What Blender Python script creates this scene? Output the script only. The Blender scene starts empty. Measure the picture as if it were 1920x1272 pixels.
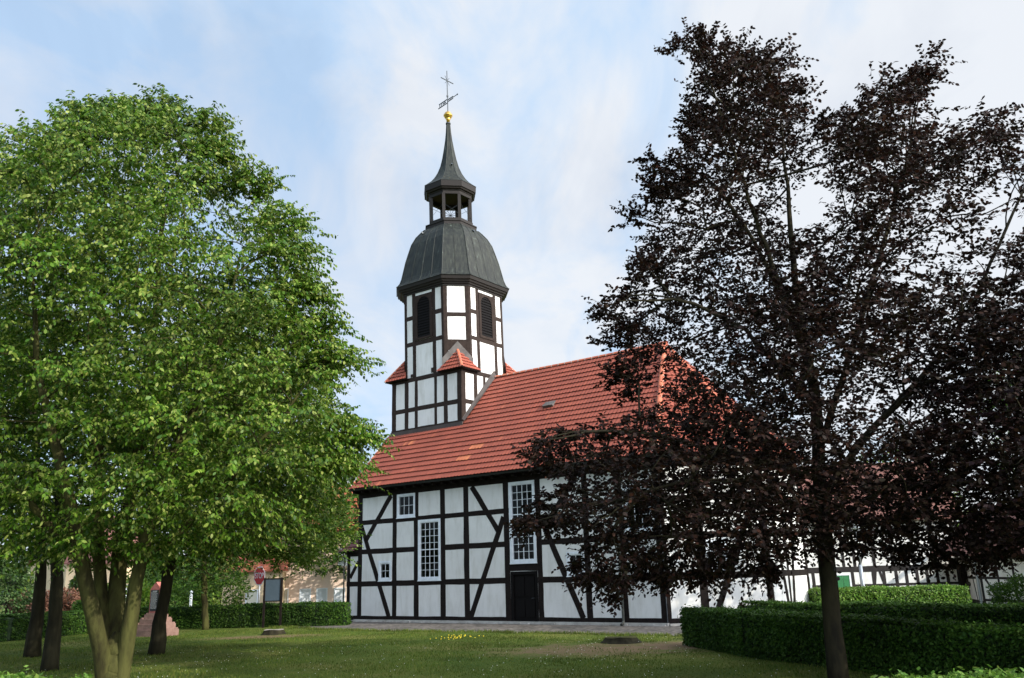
import bpy, math, random
import numpy as np
from mathutils import Vector, Matrix
R = math.radians
sc = bpy.context.scene
# ------------------------------------------------------------------ camera
FPX, PIT, ROL = 1603.0, R(15.29), R(1.7)
CAM = np.array([0, 0, 2.1])
_Rt = np.array([1., 0, 0]); _F = np.array([0, math.cos(PIT), math.sin(PIT)]); _U = np.array([0, -math.sin(PIT), math.cos(PIT)])
cam_d = bpy.data.cameras.new('camera'); cam = bpy.data.objects.new('camera', cam_d); sc.collection.objects.link(cam); sc.camera = cam
cam_d.sensor_width = 36; cam_d.lens = 36 * FPX / 1920; cam_d.clip_end = 3000; cam_d.clip_start = 0.1
_r = _Rt * math.cos(ROL) - _U * math.sin(ROL); _u = _Rt * math.sin(ROL) + _U * math.cos(ROL)
cam.matrix_world = Matrix(((_r[0], _u[0], -_F[0], CAM[0]), (_r[1], _u[1], -_F[1], CAM[1]), (_r[2], _u[2], -_F[2], CAM[2]), (0, 0, 0, 1)))
def ray(x, y):
    xr = (x - 960) / FPX; yr = (636 - y) / FPX
    return _Rt * (xr * math.cos(ROL) + yr * math.sin(ROL)) + _U * (-xr * math.sin(ROL) + yr * math.cos(ROL)) + _F
def at(x, y, Y):                      # the place a sight line reaches at a depth of Y metres
    d = ray(x, y); return CAM + d * (Y / d[1])
def onz(x, y, z=0.):
    d = ray(x, y); return CAM + d * ((z - CAM[2]) / d[2])
# ------------------------------------------------------------------ sun, sky, exposure
YAW = R(52.6)
UD = np.array([math.sin(YAW), -math.cos(YAW), 0]); ND = np.array([math.cos(YAW), math.sin(YAW), 0])   # along the nave, into the nave
SUN_EL, SUN_TURN, SUN_E, SKY_E = R(25), R(3), 3.4, 0.13
_s = UD * math.cos(SUN_TURN) + ND * math.sin(SUN_TURN)
SDIR = Vector((_s[0] * math.cos(SUN_EL), _s[1] * math.cos(SUN_EL), math.sin(SUN_EL)))
sd = bpy.data.lights.new('sun', 'SUN'); sd.energy = SUN_E; sd.angle = R(0.5); sd.color = (1.0, 0.93, 0.82)
so = bpy.data.objects.new('sun', sd); sc.collection.objects.link(so); so.rotation_euler = SDIR.to_track_quat('Z', 'Y').to_euler(); so.location = (0, 0, 60)
w = bpy.data.worlds.new('World'); sc.world = w; w.use_nodes = True
nt = w.node_tree; nt.nodes.clear()
def N(nt, t, **k):
    n = nt.nodes.new(t)
    for a, b in k.items(): setattr(n, a, b)
    return n
def L(nt, a, b): nt.links.new(a, b)
out = N(nt, 'ShaderNodeOutputWorld'); bg = N(nt, 'ShaderNodeBackground'); bg.inputs[1].default_value = SKY_E
sky = N(nt, 'ShaderNodeTexSky', sky_type='NISHITA', sun_disc=False, sun_elevation=SUN_EL, sun_rotation=math.atan2(SDIR.x, SDIR.y), air_density=1.0, dust_density=0.6, ozone_density=1.6)
tc = N(nt, 'ShaderNodeTexCoord'); sp = N(nt, 'ShaderNodeSeparateXYZ'); L(nt, tc.outputs['Generated'], sp.inputs[0])
mx = N(nt, 'ShaderNodeMath', operation='MAXIMUM'); L(nt, sp.outputs[2], mx.inputs[0]); mx.inputs[1].default_value = 0.0
ad = N(nt, 'ShaderNodeMath', operation='ADD'); L(nt, mx.outputs[0], ad.inputs[0]); ad.inputs[1].default_value = 0.22
dx = N(nt, 'ShaderNodeMath', operation='DIVIDE'); L(nt, sp.outputs[0], dx.inputs[0]); L(nt, ad.outputs[0], dx.inputs[1])
dy = N(nt, 'ShaderNodeMath', operation='DIVIDE'); L(nt, sp.outputs[1], dy.inputs[0]); L(nt, ad.outputs[0], dy.inputs[1])
cb = N(nt, 'ShaderNodeCombineXYZ'); L(nt, dx.outputs[0], cb.inputs[0]); L(nt, dy.outputs[0], cb.inputs[1]); cb.inputs[2].default_value = 3.1
mp = N(nt, 'ShaderNodeMapping'); mp.inputs['Rotation'].default_value = (0, 0, R(-20)); mp.inputs['Scale'].default_value = (1.7, .8, 1); mp.inputs['Location'].default_value = (0.35, 0.2, 0)
L(nt, cb.outputs[0], mp.inputs[0])
n1 = N(nt, 'ShaderNodeTexNoise'); n1.inputs['Scale'].default_value = 1.6; n1.inputs['Detail'].default_value = 9; n1.inputs['Roughness'].default_value = .56; n1.inputs['Distortion'].default_value = .7
L(nt, mp.outputs[0], n1.inputs['Vector'])
# thinner cover towards the west (left), as over this village
gx = N(nt, 'ShaderNodeMath', operation='MULTIPLY_ADD'); L(nt, sp.outputs[0], gx.inputs[0]); gx.inputs[1].default_value = 0.42; L(nt, n1.outputs[0], gx.inputs[2])
cr = N(nt, 'ShaderNodeValToRGB'); cr.color_ramp.elements[0].position = .33; cr.color_ramp.elements[0].color = (.72, .72, .72, 1); cr.color_ramp.elements[1].position = .56; cr.color_ramp.elements[1].color = (.95, .95, .95, 1)
L(nt, gx.outputs[0], cr.inputs[0])
n2 = N(nt, 'ShaderNodeTexNoise'); n2.inputs['Scale'].default_value = 2.4; n2.inputs['Detail'].default_value = 9; n2.inputs['Roughness'].default_value = .56; n2.inputs['Distortion'].default_value = .6; L(nt, mp.outputs[0], n2.inputs['Vector'])
cr2 = N(nt, 'ShaderNodeValToRGB'); cr2.color_ramp.elements[0].position = .33; cr2.color_ramp.elements[1].position = .58
cr2.color_ramp.elements[0].color = (3.1, 4.15, 5.5, 1); cr2.color_ramp.elements[1].color = (4.8, 5.0, 5.3, 1); gx2 = N(nt, 'ShaderNodeMath', operation='MULTIPLY_ADD'); L(nt, sp.outputs[0], gx2.inputs[0]); gx2.inputs[1].default_value = 0.22; L(nt, n2.outputs[0], gx2.inputs[2]); L(nt, gx2.outputs[0], cr2.inputs[0])
mixc = N(nt, 'ShaderNodeMix', data_type='RGBA'); L(nt, cr.outputs[0], mixc.inputs[0]); L(nt, sky.outputs[0], mixc.inputs[6]); L(nt, cr2.outputs[0], mixc.inputs[7])
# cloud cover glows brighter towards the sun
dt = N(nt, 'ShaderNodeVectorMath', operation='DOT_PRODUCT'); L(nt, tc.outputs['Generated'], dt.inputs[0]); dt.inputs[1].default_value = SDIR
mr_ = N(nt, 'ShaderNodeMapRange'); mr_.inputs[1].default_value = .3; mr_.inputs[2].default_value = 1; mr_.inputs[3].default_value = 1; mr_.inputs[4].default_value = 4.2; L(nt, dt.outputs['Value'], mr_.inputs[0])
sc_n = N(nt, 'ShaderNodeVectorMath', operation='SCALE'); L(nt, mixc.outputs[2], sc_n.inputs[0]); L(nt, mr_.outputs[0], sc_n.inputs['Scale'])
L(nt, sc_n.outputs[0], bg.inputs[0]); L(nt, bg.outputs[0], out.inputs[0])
sc.view_settings.view_transform = 'Standard'; sc.view_settings.look = 'None'; sc.view_settings.gamma = 1; sc.view_settings.exposure = 0.50
sc.cycles.max_bounces = 6; sc.cycles.transparent_max_bounces = 12
rng = np.random.default_rng(7); random.seed(7)
# ------------------------------------------------------------------ helpers
def tag(o, label=None, cat=None, group=None, kind=None):
    for k, v in (('label', label), ('category', cat), ('group', group), ('kind', kind)):
        if v: o[k] = v
    return o
def empty(name, loc=(0, 0, 0), rz=0, **k):
    o = bpy.data.objects.new(name, None); sc.collection.objects.link(o); o.location = loc; o.rotation_euler = (0, 0, rz); o.empty_display_size = .3
    return tag(o, **k)
class MB:
    def __init__(s): s.v = []; s.f = []; s.m = []
    def add(s, vs, fs, m=0):
        b = len(s.v); s.v.extend([tuple(map(float, p)) for p in vs]); s.f.extend([tuple(b + i for i in f) for f in fs]); s.m.extend([m] * len(fs))
    def box(s, x0, x1, y0, y1, z0, z1, m=0):
        s.add([(x0, y0, z0), (x1, y0, z0), (x1, y1, z0), (x0, y1, z0), (x0, y0, z1), (x1, y0, z1), (x1, y1, z1), (x0, y1, z1)],
              [(0, 3, 2, 1), (4, 5, 6, 7), (0, 1, 5, 4), (1, 2, 6, 5), (2, 3, 7, 6), (3, 0, 4, 7)], m)
    def loft(s, rings, m=0, cap=True, close=True):
        n = len(rings[0]); b = len(s.v)
        for r in rings: s.v.extend([tuple(map(float, p)) for p in r])
        for i in range(len(rings) - 1):
            for j in range(n if close else n - 1):
                k = (j + 1) % n; s.f.append((b + i * n + j, b + i * n + k, b + (i + 1) * n + k, b + (i + 1) * n + j)); s.m.append(m)
        if cap:
            s.f.append(tuple(b + j for j in range(n))[::-1]); s.f.append(tuple(b + (len(rings) - 1) * n + j for j in range(n))); s.m += [m, m]
    def tube(s, pts, rad, n=8, m=0, cap=True):
        pts = [Vector(p) for p in pts]
        if not hasattr(rad, '__len__'): rad = [rad] * len(pts)
        rings = []
        ref = None
        for i, p in enumerate(pts):
            t = (pts[min(i + 1, len(pts) - 1)] - pts[max(i - 1, 0)]).normalized()
            if ref is None: ref = Vector((0, 0, 1)) if abs(t.z) < .9 else Vector((1, 0, 0))
            a = (ref - t * ref.dot(t)).normalized(); b = t.cross(a); ref = a
            rings.append([p + (a * math.cos(2 * math.pi * k / n) + b * math.sin(2 * math.pi * k / n)) * rad[i] for k in range(n)])
        s.loft(rings, m, cap)
    def lathe(s, prof, cx=0, cy=0, n=16, m=0):
        s.loft([[(cx + r * math.cos(2 * math.pi * k / n), cy + r * math.sin(2 * math.pi * k / n), z) for k in range(n)] for z, r in prof], m)
    def xf(s, fn): s.v = [tuple(fn(p)) for p in s.v]; return s
    def build(s, name, mats, parent=None, smooth=False):
        me = bpy.data.meshes.new(name); me.from_pydata(s.v, [], s.f)
        if not isinstance(mats, (list, tuple)): mats = [mats]
        for m in mats: me.materials.append(m)
        if len(mats) > 1: me.polygons.foreach_set('material_index', s.m)
        if smooth: me.polygons.foreach_set('use_smooth', [True] * len(me.polygons))
        me.update()
        o = bpy.data.objects.new(name, me); sc.collection.objects.link(o)
        if parent: o.parent = parent
        return o
def mesh_np(name, V, k, mat, parent=None, loc=None):
    """V: (n*k,3) vertices, each run of k one polygon"""
    V = np.asarray(V, np.float32)
    if loc is not None: V = V - np.asarray(loc, np.float32)
    n = len(V) // k; me = bpy.data.meshes.new(name)
    me.vertices.add(n * k); me.vertices.foreach_set('co', V.ravel()); me.loops.add(n * k); me.loops.foreach_set('vertex_index', np.arange(n * k, dtype=np.int32))
    me.polygons.add(n); me.polygons.foreach_set('loop_start', np.arange(n, dtype=np.int32) * k)
    me.materials.append(mat); me.update(calc_edges=True); me.validate()
    o = bpy.data.objects.new(name, me); sc.collection.objects.link(o)
    if parent: o.parent = parent
    return o
# ------------------------------------------------------------------ materials
def mat(name, col, rough=.8, noise=None, bump=0, bscale=20, metal=0, spec=.5, stretch=(1, 1, 1), col2=None, nscale=3, lo=.35, hi=.65, detail=5):
    m = bpy.data.materials.new(name); m.use_nodes = True; nt = m.node_tree; p = nt.nodes['Principled BSDF']
    p.inputs['Base Color'].default_value = (*col, 1); p.inputs['Roughness'].default_value = rough; p.inputs['Metallic'].default_value = metal
    p.inputs['Specular IOR Level'].default_value = spec
    tc = N(nt, 'ShaderNodeTexCoord'); mp = N(nt, 'ShaderNodeMapping'); mp.inputs['Scale'].default_value = stretch; L(nt, tc.outputs['Object'], mp.inputs[0])
    if col2:
        n = N(nt, 'ShaderNodeTexNoise'); n.inputs['Scale'].default_value = nscale; n.inputs['Detail'].default_value = detail; n.inputs['Roughness'].default_value = .6; L(nt, mp.outputs[0], n.inputs['Vector'])
        c = N(nt, 'ShaderNodeValToRGB'); c.color_ramp.elements[0].position = lo; c.color_ramp.elements[1].position = hi
        c.color_ramp.elements[0].color = (*col, 1); c.color_ramp.elements[1].color = (*col2, 1); L(nt, n.outputs[0], c.inputs[0]); L(nt, c.outputs[0], p.inputs['Base Color'])
    if bump:
        n = N(nt, 'ShaderNodeTexNoise'); n.inputs['Scale'].default_value = bscale; n.inputs['Detail'].default_value = 6; L(nt, mp.outputs[0], n.inputs['Vector'])
        b = N(nt, 'ShaderNodeBump'); b.inputs['Strength'].default_value = bump; b.inputs['Distance'].default_value = .02; L(nt, n.outputs[0], b.inputs['Height']); L(nt, b.outputs[0], p.inputs['Normal'])
    return m
def leafmat(name, cols, trans=.35, rough=.45, tcol=None, spec=.4):
    m = bpy.data.materials.new(name); m.use_nodes = True; nt = m.node_tree; p = nt.nodes['Principled BSDF']; o = nt.nodes['Material Output']
    g = N(nt, 'ShaderNodeNewGeometry'); c = N(nt, 'ShaderNodeValToRGB'); L(nt, g.outputs['Random Per Island'], c.inputs[0])
    e = c.color_ramp.elements; e[0].position = 0; e[0].color = (*cols[0], 1); e[1].position = 1; e[1].color = (*cols[-1], 1)
    for i, q in enumerate(cols[1:-1]): x = e.new((i + 1) / (len(cols) - 1)); x.color = (*q, 1)
    tc = N(nt, 'ShaderNodeTexCoord'); n = N(nt, 'ShaderNodeTexNoise'); n.inputs['Scale'].default_value = .55; n.inputs['Detail'].default_value = 3; L(nt, tc.outputs['Object'], n.inputs['Vector'])
    mr = N(nt, 'ShaderNodeMapRange'); mr.inputs[1].default_value = .3; mr.inputs[2].default_value = .7; mr.inputs[3].default_value = .6; mr.inputs[4].default_value = 1.45; L(nt, n.outputs[0], mr.inputs[0])
    mm = N(nt, 'ShaderNodeVectorMath', operation='SCALE'); L(nt, c.outputs[0], mm.inputs[0]); L(nt, mr.outputs[0], mm.inputs['Scale'])
    L(nt, mm.outputs[0], p.inputs['Base Color']); p.inputs['Roughness'].default_value = rough; p.inputs['Specular IOR Level'].default_value = spec
    t = N(nt, 'ShaderNodeBsdfTranslucent'); ms = N(nt, 'ShaderNodeMixShader'); ms.inputs[0].default_value = trans
    if tcol: t.inputs[0].default_value = (*tcol, 1)
    else: L(nt, mm.outputs[0], t.inputs[0])
    L(nt, p.outputs[0], ms.inputs[1]); L(nt, t.outputs[0], ms.inputs[2]); L(nt, ms.outputs[0], o.inputs[0])
    return m
M = {}
M['plaster'] = mat('plaster', (.70, .695, .675), .9, bump=.3, bscale=9, col2=(.775, .77, .75), nscale=.8)
_n = M['plaster'].node_tree; _p = _n.nodes['Principled BSDF']; _lk = _p.inputs['Base Color'].links[0].from_socket
_tc = N(_n, 'ShaderNodeTexCoord'); _mp = N(_n, 'ShaderNodeMapping'); _mp.inputs['Scale'].default_value = (2.2, 2.2, .5); L(_n, _tc.outputs['Object'], _mp.inputs[0])
_ns = N(_n, 'ShaderNodeTexNoise'); _ns.inputs['Scale'].default_value = 1.5; _ns.inputs['Detail'].default_value = 8; _ns.inputs['Roughness'].default_value = .65; L(_n, _mp.outputs[0], _ns.inputs['Vector'])
_cr = N(_n, 'ShaderNodeValToRGB'); _cr.color_ramp.elements[0].position = .30; _cr.color_ramp.elements[0].color = (.80, .79, .75, 1); _cr.color_ramp.elements[1].position = .52; _cr.color_ramp.elements[1].color = (1, 1, 1, 1); L(_n, _ns.outputs[0], _cr.inputs[0])
_mu = N(_n, 'ShaderNodeMix', data_type='RGBA', blend_type='MULTIPLY'); _mu.inputs[0].default_value = .8; L(_n, _lk, _mu.inputs[6]); L(_n, _cr.outputs[0], _mu.inputs[7]); L(_n, _mu.outputs[2], _p.inputs['Base Color'])
M['timber'] = mat('timber', (.008, .0055, .005), .8, spec=.15, bump=.5, bscale=14, col2=(.016, .011, .009), nscale=6, stretch=(1, 1, 1))
M['tower_timber'] = mat('tower_timber', (.022, .014, .011), .8, spec=.2, bump=.5, bscale=14, col2=(.036, .024, .019), nscale=6)
M['stone'] = mat('stone', (.34, .32, .29), .9, bump=.6, bscale=6, col2=(.50, .48, .45), nscale=2.5)
M['white_paint'] = mat('white_paint', (.80, .84, .88), .45, col2=(.68, .72, .77), nscale=5)
M['dark_door'] = mat('dark_door', (.005, .004, .004), .7, spec=.12, bump=.3, bscale=25)
M['dark_metal'] = mat('dark_metal', (.03, .034, .034), .45, metal=.6, bump=.1)
M['zinc'] = mat('zinc', (.045, .05, .045), .6, metal=.3, col2=(.07, .075, .065), nscale=4)
M['iron'] = mat('iron', (.06, .07, .08), .5, metal=.5)
M['gold'] = mat('gold', (.82, .50, .12), .32, metal=.9, bump=.05)
M['lead'] = mat('lead', (.085, .075, .068), .7, metal=.1, col2=(.14, .125, .115), nscale=3, bump=.2)
M['mortar'] = mat('mortar', (.42, .37, .32), .95, bump=.4, bscale=30, col2=(.52, .48, .42), nscale=12)
M['copper_dark'] = mat('copper_dark', (.022, .018, .016), .6, metal=.2, bump=.15, spec=.3)
def copper():
    m = mat('copper', (.055, .072, .062), .55, metal=.15, spec=.35); nt = m.node_tree; p = nt.nodes['Principled BSDF']
    tc = N(nt, 'ShaderNodeTexCoord'); mp = N(nt, 'ShaderNodeMapping'); mp.inputs['Scale'].default_value = (5, 5, .7); L(nt, tc.outputs['Object'], mp.inputs[0])
    n = N(nt, 'ShaderNodeTexNoise'); n.inputs['Scale'].default_value = 1.6; n.inputs['Detail'].default_value = 7; L(nt, mp.outputs[0], n.inputs['Vector'])
    c = N(nt, 'ShaderNodeValToRGB'); e = c.color_ramp.elements; e[0].position = .38; e[0].color = (.014, .016, .014, 1); e[1].position = .62; e[1].color = (.034, .037, .028, 1)
    x = e.new(.70); x.color = (.05, .06, .05, 1); x = e.new(.78); x.color = (.22, .26, .23, 1); L(nt, n.outputs[0], c.inputs[0])
    # sheet joints
    b = N(nt, 'ShaderNodeTexBrick'); b.inputs['Scale'].default_value = 1.0; b.offset = .5; b.inputs['Mortar Size'].default_value = .012; b.inputs['Brick Width'].default_value = 2.3; b.inputs['Row Height'].default_value = .95
    b.inputs['Color1'].default_value = (1, 1, 1, 1); b.inputs['Color2'].default_value = (.82, .84, .84, 1); b.inputs['Mortar'].default_value = (.45, .45, .45, 1)
    mp2 = N(nt, 'ShaderNodeMapping'); mp2.inputs['Rotation'].default_value = (R(90), 0, R(45)); L(nt, tc.outputs['Object'], mp2.inputs[0])
    sx = N(nt, 'ShaderNodeSeparateXYZ'); L(nt, tc.outputs['Object'], sx.inputs[0]); su = N(nt, 'ShaderNodeMath', operation='ADD'); L(nt, sx.outputs[0], su.inputs[0]); L(nt, sx.outputs[1], su.inputs[1])
    cx = N(nt, 'ShaderNodeCombineXYZ'); L(nt, su.outputs[0], cx.inputs[0]); L(nt, sx.outputs[2], cx.inputs[1]); L(nt, cx.outputs[0], b.inputs['Vector'])
    mu = N(nt, 'ShaderNodeMix', data_type='RGBA', blend_type='MULTIPLY'); mu.inputs[0].default_value = .8; L(nt, c.outputs[0], mu.inputs[6]); L(nt, b.outputs[0], mu.inputs[7])
    L(nt, mu.outputs[2], p.inputs['Base Color']); return m
M['copper'] = copper()
def tilemat(name='roof_tile', new=True):
    m = mat(name, (.36, .09, .05), .75, bump=.2, bscale=25); nt = m.node_tree; p = nt.nodes['Principled BSDF']
    a = N(nt, 'ShaderNodeAttribute'); a.attribute_name = 'tone'
    c = N(nt, 'ShaderNodeValToRGB'); e = c.color_ramp.elements; e[0].position = 0; e[0].color = (.22, .050, .030, 1); e[1].position = 1; e[1].color = (.58, .19, .075, 1)
    x = e.new(.4); x.color = (.27, .060, .033, 1); x = e.new(.78); x.color = (.325, .076, .040, 1)
    L(nt, a.outputs['Fac'], c.inputs[0])
    tc = N(nt, 'ShaderNodeTexCoord'); n = N(nt, 'ShaderNodeTexNoise'); n.inputs['Scale'].default_value = .5; n.inputs['Detail'].default_value = 8; n.inputs['Roughness'].default_value = .7; L(nt, tc.outputs['Object'], n.inputs['Vector'])
    mr = N(nt, 'ShaderNodeMapRange'); mr.inputs[1].default_value = .3; mr.inputs[2].default_value = .7; mr.inputs[3].default_value = .8; mr.inputs[4].default_value = 1.15; L(nt, n.outputs[0], mr.inputs[0])
    mm = N(nt, 'ShaderNodeVectorMath', operation='SCALE'); L(nt, c.outputs[0], mm.inputs[0]); L(nt, mr.outputs[0], mm.inputs['Scale']); L(nt, mm.outputs[0], p.inputs['Base Color'])
    return m
M['tile'] = tilemat()
M['tile_plain'] = mat('tile_plain', (.40, .09, .05), .8, col2=(.52, .16, .08), nscale=2.5, bump=.5, bscale=12)
M['old_tile'] = mat('old_tile', (.13, .055, .045), .9, col2=(.19, .08, .06), nscale=2, bump=.5, bscale=12)
M['annex_tile'] = mat('annex_tile', (.10, .03, .03), .7, col2=(.15, .05, .045), nscale=8)
g = bpy.data.materials.new('window_glass'); g.use_nodes = True; _n = g.node_tree; _n.nodes.clear()
_o = N(_n, 'ShaderNodeOutputMaterial'); _t = N(_n, 'ShaderNodeBsdfTransparent'); _g = N(_n, 'ShaderNodeBsdfGlossy'); _g.inputs['Roughness'].default_value = .03; _m = N(_n, 'ShaderNodeMixShader'); _f = N(_n, 'ShaderNodeFresnel'); _f.inputs[0].default_value = 1.28
_t.inputs[0].default_value = (.8, .82, .85, 1)
_tc = N(_n, 'ShaderNodeTexCoord'); _nn = N(_n, 'ShaderNodeTexNoise'); _nn.inputs['Scale'].default_value = 1.3; L(_n, _tc.outputs['Object'], _nn.inputs['Vector']); _bb = N(_n, 'ShaderNodeBump'); _bb.inputs['Strength'].default_value = .25; _bb.inputs['Distance'].default_value = .05
L(_n, _nn.outputs[0], _bb.inputs['Height']); L(_n, _bb.outputs[0], _g.inputs['Normal'])
L(_n, _f.outputs[0], _m.inputs[0]); L(_n, _t.outputs[0], _m.inputs[1]); L(_n, _g.outputs[0], _m.inputs[2]); L(_n, _m.outputs[0], _o.inputs[0]); M['glass'] = g
M['interior'] = mat('interior', (.03, .027, .025), .9)
M['bark'] = mat('bark', (.016, .014, .009), .95, spec=.1, bump=.8, bscale=7, col2=(.04, .036, .02), nscale=2.2, stretch=(2, 2, .5))
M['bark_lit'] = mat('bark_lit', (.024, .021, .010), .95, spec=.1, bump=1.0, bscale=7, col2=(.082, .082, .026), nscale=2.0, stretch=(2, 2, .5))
M['beech_bark'] = mat('beech_bark', (.014, .012, .008), .9, spec=.15, bump=.5, bscale=9, col2=(.04, .034, .018), nscale=2.5, stretch=(2, 2, .6))
M['twig'] = mat('twig', (.035, .026, .02), .9)
M['hornbeam'] = leafmat('hornbeam_leaf', [(.026, .075, .006), (.050, .120, .008), (.085, .165, .012), (.14, .21, .026), (.29, .33, .08)], .32, spec=.25)
M['lime'] = leafmat('lime_leaf', [(.022, .065, .008), (.038, .095, .010), (.065, .13, .014), (.11, .18, .03)], .35, spec=.25)
M['beech'] = leafmat('copper_beech_leaf', [(.009, .005, .005), (.016, .008, .007), (.023, .011, .009), (.015, .012, .006), (.042, .015, .010)], .2, rough=.55, spec=.12)
M['beech_red'] = leafmat('dark_beech_leaf', [(.014, .007, .009), (.022, .009, .010), (.03, .012, .011), (.022, .016, .009), (.04, .015, .012)], .16, rough=.5, spec=.3)
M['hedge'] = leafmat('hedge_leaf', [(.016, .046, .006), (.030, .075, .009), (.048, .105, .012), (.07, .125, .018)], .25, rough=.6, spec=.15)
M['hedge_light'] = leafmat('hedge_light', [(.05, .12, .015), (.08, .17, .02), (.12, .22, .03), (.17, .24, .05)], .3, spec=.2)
M['hedge_core'] = mat('hedge_core', (.006, .014, .004), 1, bump=.8, bscale=12, col2=(.018, .038, .01), nscale=6)
M['conifer'] = leafmat('conifer_needles', [(.03, .07, .02), (.05, .10, .025), (.08, .14, .04), (.12, .17, .06)], .2)
M['red_shrub'] = leafmat('red_shrub_leaf', [(.12, .05, .03), (.18, .08, .05), (.24, .13, .08)], .2)
M['pink'] = mat('pink_render', (.78, .58, .46), .9, bump=.1, col2=(.80, .62, .50), nscale=1)
M['yellow'] = mat('yellow_render', (.62, .47, .30), .9, bump=.1, col2=(.68, .52, .34), nscale=1)
M['granite'] = mat('pink_granite', (.20, .115, .09), .9, bump=.5, bscale=14, col2=(.28, .17, .135), nscale=5)
M['plaque'] = mat('black_plaque', (.012, .012, .014), .3)
M['ink'] = mat('pale_lettering', (.45, .46, .46), .7)
M['green_paint'] = mat('green_shutter', (.025, .17, .055), .5, bump=.2, bscale=20)
M['sign_red'] = mat('sign_red', (.50, .008, .015), .4); M['sign_white'] = mat('sign_white', (.62, .62, .66), .5)
M['board_grey'] = mat('board_grey', (.055, .078, .10), .7, spec=.2, col2=(.065, .09, .115), nscale=2)
M['cut_wood'] = mat('cut_wood', (.24, .20, .16), .9, bump=.5, bscale=20, col2=(.36, .32, .27), nscale=9)
M['pole'] = mat('galvanised', (.34, .37, .40), .45, metal=.5)
M['timber_far'] = mat('timber_far', (.020, .018, .018), .8, spec=.2, col2=(.035, .03, .029), nscale=4)
# ground
gm = mat('lawn', (.05, .09, .015), 1); nt = gm.node_tree; p = nt.nodes['Principled BSDF']; tc = N(nt, 'ShaderNodeTexCoord'); p.inputs['Specular IOR Level'].default_value = .1
na = N(nt, 'ShaderNodeTexNoise'); na.inputs['Scale'].default_value = .25; na.inputs['Detail'].default_value = 9; na.inputs['Roughness'].default_value = .7; L(nt, tc.outputs['Object'], na.inputs['Vector'])
ca = N(nt, 'ShaderNodeValToRGB'); e = ca.color_ramp.elements; e[0].position = .35; e[0].color = (.050, .088, .014, 1); e[1].position = .68; e[1].color = (.16, .15, .045, 1); x = e.new(.5); x.color = (.085, .115, .020, 1); L(nt, na.outputs[0], ca.inputs[0])
col_out = ca.outputs[0]
SOIL = [(2.2, 25.0, 3.4, 2.3), (-10.0, 34.6, 2.6, 1.2), (4.6, 25.6, 2.2, 1.8)]
for i, (sx, sy, ra, rb) in enumerate(SOIL):
    mp = N(nt, 'ShaderNodeMapping'); mp.vector_type = 'POINT'; mp.inputs['Location'].default_value = (-sx / ra, -sy / rb, 0); mp.inputs['Scale'].default_value = (1 / ra, 1 / rb, 0)
    L(nt, tc.outputs['Object'], mp.inputs[0]); ln = N(nt, 'ShaderNodeVectorMath', operation='LENGTH'); L(nt, mp.outputs[0], ln.inputs[0])
    nn = N(nt, 'ShaderNodeTexNoise'); nn.inputs['Scale'].default_value = 1.6; nn.inputs['Detail'].default_value = 8; nn.inputs['Roughness'].default_value = .75; L(nt, tc.outputs['Object'], nn.inputs['Vector'])
    ma = N(nt, 'ShaderNodeMath', operation='MULTIPLY_ADD'); L(nt, nn.outputs[0], ma.inputs[0]); ma.inputs[1].default_value = 3.0; L(nt, ln.outputs['Value'], ma.inputs[2])
    mr = N(nt, 'ShaderNodeMapRange'); mr.inputs[1].default_value = 1.85; mr.inputs[2].default_value = 2.55; mr.inputs[3].default_value = .85; mr.inputs[4].default_value = 0; L(nt, ma.outputs[0], mr.inputs[0])
    mi = N(nt, 'ShaderNodeMix', data_type='RGBA'); L(nt, mr.outputs[0], mi.inputs[0]); L(nt, col_out, mi.inputs[6]); mi.inputs[7].default_value = (.19, .125, .075, 1); col_out = mi.outputs[2]
L(nt, col_out, p.inputs['Base Color'])
nb = N(nt, 'ShaderNodeTexNoise'); nb.inputs['Scale'].default_value = 14; nb.inputs['Detail'].default_value = 8; L(nt, tc.outputs['Object'], nb.inputs['Vector']); bp = N(nt, 'ShaderNodeBump'); bp.inputs['Strength'].default_value = .9; bp.inputs['Distance'].default_value = .06; L(nt, nb.outputs[0], bp.inputs['Height']); L(nt, bp.outputs[0], p.inputs['Normal'])
M['lawn'] = gm
cm = mat('cobbles', (.15, .13, .12), .9); nt = cm.node_tree; p = nt.nodes['Principled BSDF']; tc = N(nt, 'ShaderNodeTexCoord')
vo = N(nt, 'ShaderNodeTexVoronoi'); vo.inputs['Scale'].default_value = 6; L(nt, tc.outputs['Object'], vo.inputs['Vector'])
vr = N(nt, 'ShaderNodeValToRGB'); e = vr.color_ramp.elements; e[0].color = (.185, .155, .13, 1); e[1].position = .75; e[1].color = (.055, .046, .036, 1); e[0].position = .25; L(nt, vo.outputs['Distance'], vr.inputs[0])
na = N(nt, 'ShaderNodeTexNoise'); na.inputs['Scale'].default_value = .9; na.inputs['Detail'].default_value = 6; L(nt, tc.outputs['Object'], na.inputs['Vector'])
mr = N(nt, 'ShaderNodeMapRange'); mr.inputs[1].default_value = .3; mr.inputs[2].default_value = .7; mr.inputs[3].default_value = .7; mr.inputs[4].default_value = 1.3; L(nt, na.outputs[0], mr.inputs[0])
mm = N(nt, 'ShaderNodeVectorMath', operation='SCALE'); L(nt, vr.outputs[0], mm.inputs[0]); L(nt, mr.outputs[0], mm.inputs['Scale']); L(nt, mm.outputs[0], p.inputs['Base Color'])
bp = N(nt, 'ShaderNodeBump'); bp.inputs['Strength'].default_value = .8; bp.inputs['Distance'].default_value = .03; bp.invert = True; L(nt, vo.outputs['Distance'], bp.inputs['Height']); L(nt, bp.outputs[0], p.inputs['Normal']); M['cobbles'] = cm
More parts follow.
